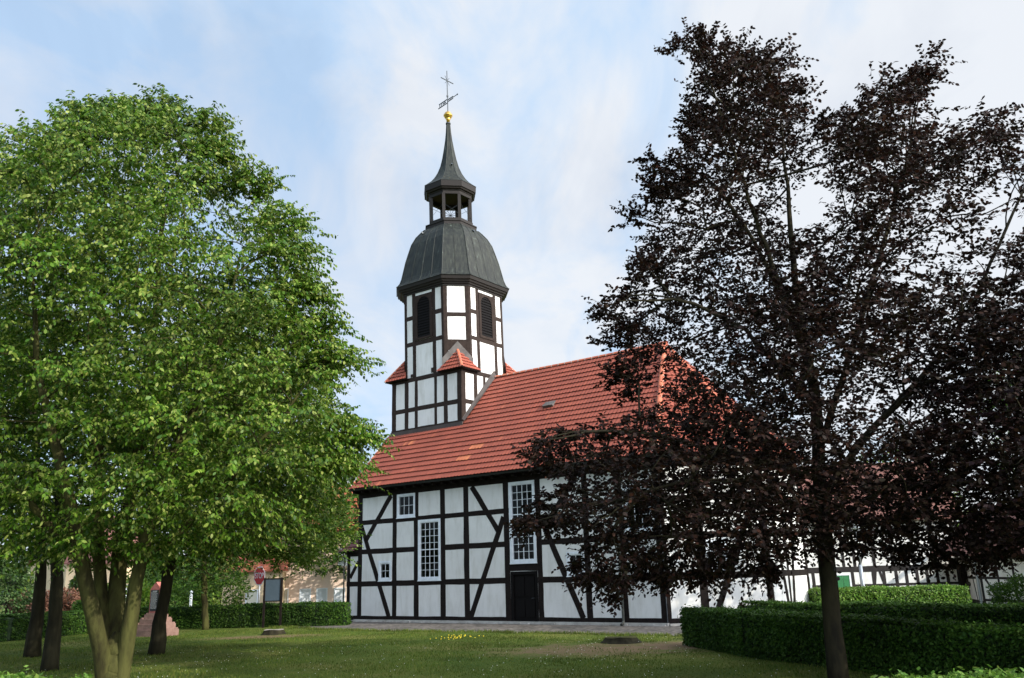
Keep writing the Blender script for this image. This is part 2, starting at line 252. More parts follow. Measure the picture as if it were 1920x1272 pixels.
# ------------------------------------------------------------------ ground
gb = MB(); xs = [-900, -200, -60, 0, 60, 200, 900]
for i in range(len(xs) - 1):
    for j in range(len(xs) - 1): gb.add([(xs[i], xs[j], 0), (xs[i + 1], xs[j], 0), (xs[i + 1], xs[j + 1], 0), (xs[i], xs[j + 1], 0)], [(0, 1, 2, 3)])
tag(gb.build('lawn', M['lawn']), kind='structure')
O = onz(673, 1166); O[2] = 0
def cw(s, q, z=0): return O + UD * s + ND * q + np.array([0, 0, z])        # church coordinates to world
pb = MB(); edge = []
for i in range(90):
    s = -12 + i * .45; q = (-3.6 - .105 * (s + 4) if s < 5 else -4.55 + .02 * (s - 5)) if s > -4 else -3.6
    q += .12 * math.sin(s * 1.7) + .10 * math.sin(s * 4.1 + 1) + random.uniform(-.07, .07)
    if -4 < s < 12: q -= .45 * math.sin(math.pi * (s + 4) / 16)
    edge.append((s, q))
for (s0, q0), (s1, q1) in zip(edge[:-1], edge[1:]): pb.add([(*cw(s0, q0)[:2], .006), (*cw(s1, q1)[:2], .006), (*cw(s1, 4)[:2], .006), (*cw(s0, 4)[:2], .006)], [(0, 1, 2, 3)])
tag(pb.build('cobbled_path', M['cobbles']), kind='structure')
rb = MB(); rb.add([(-80, 48.5, .004), (-7, 47.5, .004), (-7, 56, .004), (-80, 57, .004)], [(0, 1, 2, 3)])
M['asphalt'] = mat('asphalt', (.06, .06, .06), .9, bump=.3, bscale=40, col2=(.085, .083, .08), nscale=2)
tag(rb.build('street', M['asphalt']), kind='structure')
# ================================================================== CHURCH
church = empty('church', O, -math.atan2(-UD[1], UD[0]), label='half-timbered village church, black beams on white plaster, red tiled roof and green-domed bell tower', cat='church')
class Face:
    """a wall face: a along the wall, z up, d outwards"""
    def __init__(s, o, ang): s.o = o; s.c = (math.cos(ang), math.sin(ang)); s.n = (math.sin(ang), -math.cos(ang))
    def p(s, a, z, d=0): return (s.o[0] + s.c[0] * a + s.n[0] * d, s.o[1] + s.c[1] * a + s.n[1] * d, z)
    def box(s, mb, a0, a1, z0, z1, d0, d1, m=0):
        mb.add([s.p(a0, z0, d1), s.p(a1, z0, d1), s.p(a1, z0, d0), s.p(a0, z0, d0), s.p(a0, z1, d1), s.p(a1, z1, d1), s.p(a1, z1, d0), s.p(a0, z1, d0)],
               [(0, 3, 2, 1), (4, 5, 6, 7), (0, 1, 5, 4), (1, 2, 6, 5), (2, 3, 7, 6), (3, 0, 4, 7)], m)
    def beam(s, mb, a0, z0, a1, z1, w, d0=-.05, d1=.014, j=.012, m=0):
        ln = math.hypot(a1 - a0, z1 - z0); n = max(1, int(ln / .55)); ta, tz = (a1 - a0) / ln, (z1 - z0) / ln; na, nz = -tz, ta
        rings = []
        for i in range(n + 1):
            t = i / n; h0 = w / 2 + random.uniform(-j, j); h1 = w / 2 + random.uniform(-j, j); a = a0 + (a1 - a0) * t; z = z0 + (z1 - z0) * t; b = .014
            rings.append([s.p(a - na * h0, z - nz * h0, d0), s.p(a - na * h0, z - nz * h0, d1 - b), s.p(a - na * (h0 - b), z - nz * (h0 - b), d1),
                          s.p(a + na * (h1 - b), z + nz * (h1 - b), d1), s.p(a + na * h1, z + nz * h1, d1 - b), s.p(a + na * h1, z + nz * h1, d0)])
        mb.loft(rings, m)
    def wall(s, mb, a0, a1, z0, z1, holes=(), thick=.25, m=0, inner=1):
        A = sorted({a0, a1, *[h[0] for h in holes], *[h[1] for h in holes]}); Z = sorted({z0, z1, *[h[2] for h in holes], *[h[3] for h in holes]})
        for i in range(len(A) - 1):
            for k in range(len(Z) - 1):
                ca, cz = (A[i] + A[i + 1]) / 2, (Z[k] + Z[k + 1]) / 2
                if any(h[0] < ca < h[1] and h[2] < cz < h[3] for h in holes): continue
                mb.add([s.p(A[i], Z[k]), s.p(A[i + 1], Z[k]), s.p(A[i + 1], Z[k + 1]), s.p(A[i], Z[k + 1])], [(0, 1, 2, 3)], m)
                mb.add([s.p(A[i], Z[k], -thick), s.p(A[i + 1], Z[k], -thick), s.p(A[i + 1], Z[k + 1], -thick), s.p(A[i], Z[k + 1], -thick)], [(3, 2, 1, 0)], inner)
        for h in holes:   # reveals
            c = [(h[0], h[2]), (h[1], h[2]), (h[1], h[3]), (h[0], h[3])]
            for (aa, zz), (ab, zb) in zip(c, c[1:] + c[:1]): mb.add([s.p(aa, zz), s.p(ab, zb), s.p(ab, zb, -thick), s.p(aa, zz, -thick)], [(0, 1, 2, 3)], m)
def window(F, a0, a1, z0, z1, cols, rows, transoms=(), case=.10, parent=church, name='window', rowsz=None):
    m = MB()
    for x0, x1, y0, y1 in ((a0, a0 + case, z0 + case, z1 - case), (a1 - case, a1, z0 + case, z1 - case), (a0, a1, z0, z0 + case), (a0, a1, z1 - case, z1)): F.box(m, x0, x1, y0, y1, -.08, .035)
    c2 = case + .035
    for x0, x1, y0, y1 in ((a0 + case, a0 + c2, z0 + c2, z1 - c2), (a1 - c2, a1 - case, z0 + c2, z1 - c2), (a0 + case, a1 - case, z0 + case, z0 + c2), (a0 + case, a1 - case, z1 - c2, z1 - case)): F.box(m, x0, x1, y0, y1, -.07, .012)
    F.box(m, a0 - .02, a1 + .02, z0 - .04, z0 - .002, -.04, .06)
    wo = m.build(name, M['white_paint'], parent)
    b = MB(); ga0, ga1, gz0, gz1 = a0 + c2, a1 - c2, z0 + c2, z1 - c2
    for i in range(1, cols):
        x = ga0 + (ga1 - ga0) * i / cols; h = .015 if (cols == 4 and i == 2) else .010
        F.box(b, x - h, x + h, gz0, gz1, -.035, -.008)
    for i in range(1, rows):
        z = gz1 - (gz1 - gz0) * i / rows; h = .022 if i in transoms else .010
        F.box(b, ga0, ga1, z - h, z + h, -.032, -.005)
    b.build('glazing_bar', M['white_paint'], wo)
    g = MB(); g.add([F.p(ga0, gz0, -.025), F.p(ga1, gz0, -.025), F.p(ga1, gz1, -.025), F.p(ga0, gz1, -.025)], [(0, 1, 2, 3)]); g.build('pane', M['glass'], wo)
    return wo
# --- geometry of the plan
K = [(17.0, 0.0), (20.0, 2.9), (20.0, 7.0), (17.0, 9.9)]
FN = Face((0, 0), 0); L2 = math.hypot(3, 2.9); A2 = math.atan2(2.9, 3)
F2 = Face(K[0], A2); F3 = Face(K[1], math.pi / 2); F4 = Face(K[2], math.pi - A2); FB = Face(K[3], math.pi); FW = Face((-.15, 9.9), -math.pi / 2)
HT = 6.45
wn = [(2.60, 3.83, 4.84, 5.97, 3, 2, (), .10), (4.03, 5.47, 1.88, 4.66, 4, 8, (4,), .12), (1.36, 2.24, 1.91, 2.83, 2, 2, (), .11), (9.56, 10.98, 2.50, 5.97, 4, 10, (4, 7), .12),
      (12.50, 13.38, 1.91, 2.86, 2, 2, (), .11), (15.38, 16.62, 3.55, 5.3, 3, 3, (), .10)]
pl = MB()
FN.wall(pl, -.15, 17.0, .08, HT, [x[:4] for x in wn] + [(9.53, 10.98, .1, 2.15)])
w2 = (1.68, 2.50, 1.96, 3.12)
F2.wall(pl, 0, L2, .08, HT, [w2]); F3.wall(pl, 0, 4.1, .08, HT); F4.wall(pl, 0, L2, .08, HT); FB.wall(pl, 0, 17.15, .08, HT); FW.wall(pl, 0, 9.9, .08, HT)
pl.add([(-.15, 0, HT), (-.15, 9.9, HT), (-.15, 4.95, 11.9)], [(0, 1, 2)])
pl.build('nave_wall', [M['plaster'], M['interior']], church)
fl = MB(); fl.add([(-.1, .1, .1), (17, .1, .1), (19.9, 2.9, .1), (19.9, 6.9, .1), (17, 9.7, .1), (-.1, 9.7, .1)], [(0, 1, 2, 3, 4, 5)]); fl.add([(-.1, .1, 6.44), (17, .1, 6.44), (19.9, 2.9, 6.44), (19.9, 6.9, 6.44), (17, 9.7, 6.44), (-.1, 9.7, 6.44)], [(0, 1, 2, 3, 4, 5)]); fl.build('interior', M['interior'], church)
fd = MB()
FN.box(fd, -.28, 17.02, 0, .11, -.3, .12); F2.box(fd, .03, L2 + .03, 0, .088, -.3, .10); F3.box(fd, .03, 4.1, 0, .086, -.3, .10)
for i in range(30):
    a = -.2 + i * .575 + random.uniform(-.06, .06); FN.box(fd, a, min(a + random.uniform(.35, .55), 17), 0, .05 + random.uniform(-.02, .035), .102, .15 + random.uniform(0, .08))
fd.build('foundation', M['stone'], church)
# --- nave timber frame
RAIL = [(.175, .20), (1.78, .25), (3.32, .25), (4.745, .23), (6.2, .5)]
PX = [(0, .29), (2.435, .29), (3.885, .31), (5.59, .31), (7.04, .32), (9.37, .30), (11.12, .27), (13.52, .29), (15.15, .31), (16.86, .29)]
tf = MB()
def rail(F, mb, zc, h, a0, a1, holes=(), d1=.012):
    F.beam(mb, a0, zc, a1, zc, h, d1=d1, j=.010)
def hrail(zc, h, skips):
    a = -.15
    for s0, s1 in skips + [(17.0, 17.0)]:
        if s0 - a > .05: rail(FN, tf, zc, h, a, s0)
        a = s1
hrail(.18, .2, [(9.5, 10.99)]); rail(FN, tf, .10, .05, 9.5, 10.99)
hrail(1.78, .25, [(9.5, 10.99)]); hrail(3.32, .25, [(4.0, 5.5), (9.55, 10.99), (15.3, 16.7)] if False else [(4.02, 5.48), (9.55, 10.99)]); hrail(4.745, .23, [(9.55, 10.99), (15.37, 16.63)])
FN.beam(tf, -.15, 6.21, 17.0, 6.21, .48, d1=.02)
for x, wd in PX: FN.beam(tf, x, .1, x, 6.1, wd, d1=.016)
for x, z0, z1 in ((10.27, 2.28, 2.28),): FN.beam(tf, 9.5, 2.31, 10.99, 2.31, .30, d1=.014)
BR = [(2.17, 5.97, .40, 3.85), (.05, 4.65, 2.07, .25), (7.41, 5.97, 8.95, 3.85), (7.24, .25, 9.22, 4.50), (11.22, 4.40, 13.2, .25), (11.45, 3.85, 13.1, 5.97)]
for a0, z0, a1, z1 in BR: FN.beam(tf, a0, z0, a1, z1, .27, d1=.018)
# choir sides
def frame(F, ln, posts, braces, skips=(), hole=None):
    for z, h in ((.18, .2), (1.78, .25), (3.32, .25), (4.745, .23)): F.beam(tf, 0, z, ln, z, h, d1=.012)
    F.beam(tf, 0, 6.21, ln, 6.21, .48, d1=.02)
    for x, wd in posts: F.beam(tf, x, .1, x, 6.1, wd, d1=.016)
    for b in braces: F.beam(tf, *b, .24, d1=.018)
frame(F2, L2, [(.06, .16), (1.47, .33), (L2 - .10, .24)], [(1.85, .28, 3.75, 4.63), (2.8, 5.97, 3.8, 4.0)])
frame(F3, 4.1, [(.06, .16), (1.86, .20), (4.0, .20)], [(1.62, .28, .7, 4.63), (2.12, .28, 2.95, 4.63)])
frame(F4, L2, [(.06, .2), (2.0, .3), (L2 - .1, .24)], [])
frame(FB, 17.15, [(x, .3) for x in (.1, 2, 4, 6, 8, 10, 12, 14, 16, 17)], []); frame(FW, 9.9, [(x, .3) for x in (.1, 1.6, 3.2, 4.7, 6.3, 7.9, 9.3)], [])
tf.build('timber_frame', M['timber'], church)
for k, x in enumerate(wn): window(FN, *x[:6], transoms=x[6], case=x[7])
window(F2, *w2, 2, 3, (1,), .09)
# door
d = MB(); FN.box(d, 9.53, 10.98, .1, 2.15, -.20, -.06)
do = d.build('door', M['dark_door'], church)
d = MB(); FN.box(d, 9.53, 9.66, .1, 2.15, -.059, .01); FN.box(d, 10.85, 10.98, .1, 2.15, -.059, .01); FN.box(d, 9.66, 10.85, 2.02, 2.15, -.059, .008)
for i in range(2):
    for z0, z1 in ((.28, 1.0), (1.12, 1.92)): FN.box(d, 9.74 + i * .54, 10.22 + i * .54, z0, z1, -.059, -.035)
FN.box(d, 9.55, 10.96, .085, .13, -.05, .03)
d.build('door_frame', M['dark_door'], do)
d = MB(); d.tube([FN.p(10.75, 1.05, -.04), FN.p(10.75, 1.05, .02), FN.p(10.64, 1.04, .025)], .012, 6); d.build('handle', M['iron'], do)
# --- roofs
def roof_face(P, adir, updir, nrm, rng_fn, length, course=.374, wave=.20, orange=None, amp=.013):
    """pantiled slope: P origin at eave, a along, b up the slope"""
    V = []; F = []; T = []
    P = Vector(P); adir = Vector(adir).normalized(); updir = Vector(updir).normalized(); nrm = Vector(nrm).normalized()
    nb = int(math.ceil(length / course)); st = wave / 6
    for j in range(nb):
        b0 = j * course; b1 = min((j + 1) * course + .04, length + .02)
        lo0, hi0 = rng_fn(min(b0, length)); lo1, hi1 = rng_fn(min(b1, length))
        k0 = int(math.floor(min(lo0, lo1) / st)); k1 = int(math.ceil(max(hi0, hi1) / st)); base = len(V); cols = 0
        jit = {}
        for k in range(k0, k1 + 1):
            a = k * st; ph = 2 * math.pi * a / wave; t = (k // 6, j)
            jb = jit.setdefault(t[0], random.uniform(-.012, .012)); h = amp * (math.sin(ph) + .35 * math.sin(2 * ph + .6))
            a0 = min(max(a, lo0), hi0); a1 = min(max(a, lo1), hi1)
            bb = b0 + jb * .5 - .055 * abs(math.sin(ph / 2 + .4)) + .02
            V.append(P + adir * a0 + updir * bb + nrm * (h + .036)); V.append(P + adir * a0 + updir * bb + nrm * (h + .054)); V.append(P + adir * a1 + updir * b1 + nrm * (h * .5 - .004)); cols += 1
        tones = {}
        for c in range(cols - 1):
            q = base + c * 3; k = k0 + c; tk = k // 6
            if (V[q + 1] - V[q + 4]).length < 1e-5 and (V[q + 2] - V[q + 5]).length < 1e-5: continue
            if tk not in tones:
                tv = min(.74, max(0, random.gauss(.40, .09)))
                if random.random() < .006: tv = .8
                if orange and orange((tk + .5) * wave, b0): tv = random.uniform(.82, .95)
                tones[tk] = tv
            F.append((q, q + 3, q + 4, q + 1)); F.append((q + 1, q + 4, q + 5, q + 2)); T += [tones[tk]] * 2
    return V, F, T
def add_roof(name, faces, mt, parent):
    V = []; F = []; T = []
    for v, f, t in faces:
        b = len(V); V += v; F += [tuple(b + i for i in x) for x in f]; T += t
    me = bpy.data.meshes.new(name); me.from_pydata([tuple(v) for v in V], [], F); me.materials.append(mt)
    at_ = me.attributes.new('tone', 'FLOAT', 'FACE'); at_.data.foreach_set('value', T); me.update()
    o = bpy.data.objects.new(name, me); sc.collection.objects.link(o); o.parent = parent; return o
EZ = 6.45; RQ = 4.95; SL = 1.083; RZ = EZ + SL * (RQ + .45); EE = (15.2, RQ, RZ)
ev = [(-.42, -.45), (17.18, -.45), (20.45, 2.71), (20.45, 7.19), (17.18, 10.35), (-.42, 10.35)]
def slope(c0, c1, apex, left_fn=None, orange=None):
    P = Vector((*c0, EZ)); Q = Vector((*c1, EZ)); A = Vector(apex); ad_ = (Q - P).normalized(); foot = P + ad_ * (A - P).dot(ad_); up = (A - foot); ln = up.length; up.normalize(); nr = ad_.cross(up)
    if nr.z < 0: nr = -nr
    ta = (A - P).dot(ad_); W = (Q - P).length
    fn = left_fn(ta, W, ln) if left_fn else (lambda b: (ta * b / ln, W + (ta - W) * b / ln))
    return roof_face(P, ad_, up, nr, fn, ln, orange=orange)
def main_rng(ta, W, ln):
    def f(b):
        q = b / ln * 5.4 - .45
        lo = 0 if q < 2.45 else .5
        return (lo, W + (ta - W) * b / ln)
    return f
def orange(a, b):
    return (abs(a - 7.1 - (b - 1.2) * .35) < .42 and .8 < b < 1.9 and (int(b * 3) % 3 != 1)) or (a < .5 and random.random() < .25) or (.0 < a - 1.0 < 1.6 and b < .3 and random.random() < .4) or (abs(a - 2.1) < .5 and abs(b - 3.0) < .3 and random.random() < .5)
roof = add_roof('roof', [slope(ev[0], ev[1], EE, main_rng, orange), slope(ev[1], ev[2], EE), slope(ev[2], ev[3], EE)], M['tile'], church)
rb = MB()   # boarding under the tiles, back slopes
o_ = -.03
rb.add([(-.40, -.42, EZ + o_), (17.16, -.42, EZ + o_), (20.42, 2.72, EZ + o_), (20.42, 7.18, EZ + o_), (17.16, 10.32, EZ + o_), (-.40, 10.32, EZ + o_), (EE[0], EE[1], EE[2] - .05), (-.13, RQ, RZ - .05), (-.13, 2.0, EZ + SL * 2.45 - .05), (-.40, 2.0, EZ + SL * 2.45 - .05), (-.40, 7.9, EZ + SL * 2.45 - .05), (-.13, 7.9, EZ + SL * 2.45 - .05)],
       [(0, 1, 6, 7, 8, 9), (1, 2, 6), (2, 3, 6), (3, 4, 6), (4, 5, 10, 11, 7, 6), (0, 5, 4, 3, 2, 1)])
rb.build('roof_boarding', M['timber'], roof)
# back slope tiles simply (unseen side)
bs = MB(); bs.add([(17.18, 10.35, EZ + .02), (-.42, 10.35, EZ + .02), (-.42, RQ + .1, RZ), (EE[0], RQ, RZ)], [(0, 1, 2, 3)]); bs.add([(20.45, 7.19, EZ + .02), (17.18, 10.35, EZ + .02), (EE[0], RQ, RZ)], [(0, 1, 2)]); bs.build('back_slope', M['tile_plain'], roof)
def ridge(parent, p0, p1, name='ridge_tiles', r=.13, seg=.40, sag=0):
    p0 = Vector(p0); p1 = Vector(p1); n = max(1, int((p1 - p0).length / seg)); t = MB(); mo = MB(); d = (p1 - p0).normalized(); s = d.cross(Vector((0, 0, 1))).normalized(); u = s.cross(d)
    for i in range(n):
        a = p0 + (p1 - p0) * (i / n) + Vector((0, 0, -sag * math.sin(math.pi * i / n) + random.uniform(-.008, .008))); b = p0 + (p1 - p0) * ((i + 1.12) / n) + Vector((0, 0, -sag * math.sin(math.pi * (i + 1) / n))) + u * .012
        k = 7; ra = []; rb_ = []
        for j in range(k + 1):
            th = math.pi * j / k; c, ss = math.cos(th), math.sin(th)
            ra.append(a + s * c * r * 1.08 + u * (ss * r * 1.0 - .02)); rb_.append(b + s * c * r * .92 + u * (ss * r * .85 - .02))
        t.loft([ra, rb_], 0, cap=False, close=False)
        mr_ = [a + s * math.cos(math.pi * j / k) * r * 1.13 + u * (math.sin(math.pi * j / k) * r * 1.03 - .025) for j in range(k + 1)]; mq = [x + d * .035 for x in mr_]
        t.loft([mr_, mq], 1, cap=False, close=False)
    return t.build(name, [M['tile_plain'], M['mortar']], parent)
ridge(roof, (4.7, RQ, RZ - .01), (EE[0] + .1, RQ, RZ - .01), sag=.05)
for c in (ev[1], ev[2]): ridge(roof, (c[0], c[1], EZ + .05), EE, r=.12)
vg = MB(); vg.tube([(-.42, -.42, EZ + .03), (-.42, 2.3, EZ + SL * 2.75)], .05, 6); vg.build('verge', M['mortar'], roof)
for a, b in ((10.6, 4.25),):
    P = Vector((-.42 + a, -.45, EZ)); up = Vector((0, 1, SL)).normalized(); nr = Vector((0, -SL, 1)).normalized(); c = P + up * b + nr * .05
    v = MB(); v.add([c + Vector((-.30, 0, 0)) + nr * .12, c + Vector((.30, 0, 0)) + nr * .12, c + Vector((.30, 0, 0)) + up * .42 + nr * .03, c + Vector((-.30, 0, 0)) + up * .42 + nr * .03, c + Vector((-.30, 0, 0)), c + Vector((.30, 0, 0))], [(0, 1, 2, 3), (4, 5, 1, 0), (4, 0, 3), (5, 2, 1)]); v.build('roof_vent', M['lead'], roof)
P = Vector((13.55, -.45, EZ)); c = P + Vector((0, 1, SL)).normalized() * 5.35 + Vector((0, -SL, 1)).normalized() * .07
v = MB(); v.add([c + Vector((-.17, 0, 0)), c + Vector((.17, 0, 0)), c + Vector((.17, 0, 0)) + Vector((0, 1, SL)).normalized() * .3, c + Vector((-.17, 0, 0)) + Vector((0, 1, SL)).normalized() * .3], [(0, 1, 2, 3)]); v.build('roof_vent', M['lead'], roof)
# eaves: soffit board and gutter
gt = MB()
def gutter(p, q, nx, ny):
    p = Vector(p); q = Vector(q); d = (q - p).normalized(); s = Vector((nx, ny, 0)); rings = []
    for e in (p, q):
        r = [e + s * (.075 * math.cos(math.pi + math.pi * j / 8)) + Vector((0, 0, .075 * math.sin(math.pi + math.pi * j / 8))) for j in range(9)]
        r += [e + s * (.063 * math.cos(-math.pi * j / 8)) + Vector((0, 0, .063 * math.sin(-math.pi * j / 8))) for j in range(9)]
        rings.append(r)
    gt.loft(rings)
gutter((-.3, -.52, 6.40), (17.2, -.52, 6.40), 0, -1); gutter((17.2, -.52, 6.40), (20.52, 2.69, 6.40), F2.n[0], F2.n[1]); gutter((20.52, 2.69, 6.40), (20.52, 7.2, 6.40), 1, 0)
gt.build('gutter', M['dark_metal'], church)
sf = MB(); sf.box(-.38, 17.1, -.40, .0, 6.33, 6.39)
for i in range(29): sf.box(-.2 + i * .6, -.08 + i * .6, -.38, -.022, 6.20, 6.328)
sf.build('eaves', M['timber'], church)
dp = MB(); dp.tube([(15.12, -.52, 6.42), (15.12, -.50, 6.2), (15.12, -.16, 5.9), (15.12, -.13, 5.7), (15.12, -.13, .18), (15.12, -.20, .08), (15.12, -.32, .04)], .055, 8)
for z in (1.4, 3.4, 5.4): dp.tube([(15.12, -.13, z), (15.12, -.13, z + .05)], .066, 8)
dp.build('downpipe', M['zinc'], church)
dp = MB(); dp.tube([(16.98, -.04, 6.3), (16.98, -.04, 0)], .018, 6); dp.build('lightning_conductor', M['iron'], church)
# --- west annex
an = MB(); FA = Face((-.98, .03), 0); FAW = Face((-.98, 8.5), -math.pi / 2)
FA.wall(an, 0, .83, .05, 3.4, thick=.2); FAW.wall(an, 0, 8.47, .05, 3.4, thick=.2)
ax = an.build('annex_wall', M['plaster'], church)
an = MB(); FA.beam(an, .13, .05, .13, 3.4, .24); FA.beam(an, 0, .17, .83, .17, .22); FA.beam(an, 0, 1.78, .83, 1.78, .24, d1=.012); FA.beam(an, 0, 3.27, .83, 3.27, .3, d1=.018); FA.beam(an, .25, 2.1, .83, 2.85, .2, d1=.02)
for x in (.2, 2, 4, 6, 8.2): FAW.beam(an, x, .05, x, 3.4, .24)
for z in (.17, 1.78, 3.2): FAW.beam(an, 0, z, 8.47, z, .24, d1=.012)
an.build('annex_frame', M['timber'], church)
A0 = Vector((-1.30, -.25, 3.38)); A1 = Vector((-.16, -.25, 3.38)); AP = Vector((-.16, 1.1, 4.55)); up = (AP - A1).normalized(); lnn = (AP - A1).length
ff = roof_face(A0, (1, 0, 0), up, Vector((1, 0, 0)).cross(up), lambda b: (1.14 * b / lnn, 1.14), lnn, course=.3)
P2 = Vector((-1.30, 8.8, 3.38)); up2 = (Vector((-.16, 1.1, 4.55)) - Vector((-1.3, 1.1, 3.38))); l2 = up2.length; up2.normalize(); n2_ = Vector((0, -1, 0)).cross(up2); n2_ = n2_ if n2_.z > 0 else -n2_
f2 = roof_face(P2, (0, -1, 0), up2, n2_, lambda b: (0, 9.05 - 1.35 * b / l2), l2, course=.3)
arf = add_roof('annex_roof', [ff, f2], M['annex_tile'], church)
b_ = MB(); b_.box(-1.28, -.155, -.2, 8.7, 3.32, 3.37); b_.build('annex_eaves', M['timber'], arf)
dp = MB(); dp.tube([(-1.15, -.12, 3.35), (-1.05, -.1, 3.1), (-1.05, -.1, .3)], .035, 8); dp.tube([(-1.05, -.1, .32), (-1.05, -.1, 0)], .05, 8); dp.build('downpipe', M['zinc'], church)
# --- tower
TC = (2.27, 4.73); LEAN = .0138
def lean(p):
    k = max(0, p[2] - 12.46) * LEAN; return (p[0] - UD[0] * 0 - .794 * k, p[1] - .607 * k, p[2])
def octr(z, H, ratio=.598):
    h = H * ratio; cx, cy = TC
    return [(cx - h, cy - H, z), (cx + h, cy - H, z), (cx + H, cy - h, z), (cx + H, cy + h, z), (cx + h, cy + H, z), (cx - h, cy + H, z), (cx - H, cy + h, z), (cx - H, cy - h, z)]
H0 = 2.41; oc = octr(0, H0)
SQC = (2.33, 4.85); SH = 2.53
tp = MB()
sq = [(SQC[0] - SH, SQC[1] - SH), (SQC[0] + SH, SQC[1] - SH), (SQC[0] + SH, SQC[1] + SH), (SQC[0] - SH, SQC[1] + SH)]
tp.loft([[(x, y, 8.6) for x, y in sq], [(x, y, 12.46) for x, y in sq]]); tp.loft([octr(12.46, H0), octr(17.45, H0)])
tp.xf(lean)
tower = tp.build('tower_wall', M['plaster'], church)
tt = MB()
SF = [Face(sq[0], 0), Face(sq[1], math.pi / 2), Face(sq[2], math.pi), Face(sq[3], -math.pi / 2)]
for i, F in enumerate(SF):
    W_ = 2 * SH; o = .2
    F.beam(tt, -.01, 9.55, W_ + .01, 9.55, .30, d1=.03); F.beam(tt, 0, 10.69, W_, 10.69, .25, d1=.012); F.beam(tt, 0, 12.33, W_, 12.33, .24, d1=.02)
    for c, wd in ((.16, .32), (1.12, .29), (1.84, .22), (3.25, .20), (3.96, .27), (W_ - .15, .30)): F.beam(tt, c, 9.4, c, 12.4, wd, d1=.016)
for i in range(8):
    a, b = oc[i], oc[(i + 1) % 8]; ang = math.atan2(b[1] - a[1], b[0] - a[0]); F = Face(a[:2], ang); W_ = math.hypot(b[0] - a[0], b[1] - a[1])
    F.beam(tt, 0, 17.30, W_, 17.30, .22, d1=.022)
    if W_ > 2:
        for c, wd in ((.08, .18), (W_ - .08, .18)): F.beam(tt, c, 12.4, c, 17.3, wd, d1=.016)
        for c, wd in ((.70, .25), (W_ - .70, .25)): F.beam(tt, c, 12.4, c, 17.3, wd, d1=.018)
        for z in (14.3, 15.8): F.beam(tt, .1, z, .62, z, .25, d1=.012); F.beam(tt, W_ - .62, z, W_ - .1, z, .25, d1=.012)
        F.beam(tt, .7, 14.31, W_ - .7, 14.31, .28, d1=.012)
        if i in (0, 2):
            F.beam(tt, .66, 12.55, .42, 12.55, .16, d1=.03); F.beam(tt, W_ - .95, 12.62, W_ - .75, 12.62, .26, d1=.03)
    else:
        for c in (.10, W_ - .10): F.beam(tt, c, 12.4, c, 17.3, .21, d1=.016)
        F.beam(tt, .1, 15.55, W_ - .1, 15.55, .25, d1=.012); F.beam(tt, .1, 13.85, W_ - .1, 13.85, .6, d1=.012)
        F.beam(tt, .1, 12.9, W_ - .1, 12.9, .25, d1=.012)
tt.xf(lean); tt.build('timber_frame', M['tower_timber'], tower)
for i in (0, 2, 4, 6):
    a, b = oc[i], oc[i + 1]; ang = math.atan2(b[1] - a[1], b[0] - a[0]); F = Face(a[:2], ang); W_ = math.hypot(b[0] - a[0], b[1] - a[1]); c = W_ / 2; h = .62
    lv = MB(); F.box(lv, c - h, c - h + .16, 14.45, 17.0, -.05, .05); F.box(lv, c + h - .16, c + h, 14.45, 17.0, -.05, .05); F.box(lv, c - h + .16, c + h - .16, 14.45, 14.58, -.05, .05)
    # arched head
    r = h - .16; n = 12; zc = 16.42; ring = [(c - r, 17.0)]
    for k in range(n + 1): th = math.pi - math.pi * k / n; ring.append((c + r * math.cos(th), zc + r * .95 * math.sin(th)))
    ring.append((c + r, 17.0))
    for k in range(len(ring) - 1):
        (x0, z0), (x1, z1) = ring[k], ring[k + 1]; lv.add([F.p(x0, z0, .045), F.p(x1, z1, .045), F.p(x1, 17.0, .045), F.p(x0, 17.0, .045)], [(0, 1, 2, 3)]); lv.add([F.p(x0, z0, .045), F.p(x1, z1, .045), F.p(x1, z1, -.05), F.p(x0, z0, -.05)], [(3, 2, 1, 0)])
    lv.xf(lean); lo = lv.build('louvre', M['tower_timber'], tower)
    s_ = MB(); nS = 15
    for k in range(nS):
        z = 14.62 + k * .152; s_.add([F.p(c - r, z, .040), F.p(c + r, z, .040), F.p(c + r, z + .085, .008), F.p(c - r, z + .085, .008), F.p(c - r, z - .03, .040), F.p(c + r, z - .03, .040)], [(0, 1, 2, 3), (4, 5, 1, 0)])
    s_.xf(lean); s_.build('slats', M['dark_door'], lo)
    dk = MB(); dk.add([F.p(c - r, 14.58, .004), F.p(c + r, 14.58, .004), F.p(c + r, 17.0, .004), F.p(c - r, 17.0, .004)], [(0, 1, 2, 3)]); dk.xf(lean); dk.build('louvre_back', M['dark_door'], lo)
# cornice + dome
cn = MB(); cn.loft([octr(17.16, 2.45), octr(17.25, 2.46), octr(17.27, 2.53), octr(17.35, 2.55), octr(17.37, 2.63), octr(17.46, 2.66), octr(17.48, 2.73), octr(17.66, 2.77)]); cn.xf(lean); cn.build('cornice', M['copper_dark'], tower)
prof = [(17.665, 2.81, .60), (17.74, 2.73, .60), (17.88, 2.64, .60), (18.15, 2.55, .60), (18.6, 2.46, .60), (19.2, 2.34, .60), (19.75, 2.20, .595), (20.3, 2.05, .59), (20.75, 1.84, .575), (21.08, 1.60, .56), (21.30, 1.41, .54)]
dm = MB(); dm.loft([octr(*q) for q in prof])
for i in range(8):      # standing seams, folded up from the sheets
    nseam = 3 if i % 2 == 0 else 1
    fr = [0] + [(k + 1) / (nseam + 1) for k in range(nseam)]
    for f_ in fr:
        pts = []
        for q in prof:
            r = octr(*q); a, b = Vector(r[i]), Vector(r[(i + 1) % 8]); pts.append(a.lerp(b, f_))
        dm.tube(pts, .018 if f_ else .03, 4)
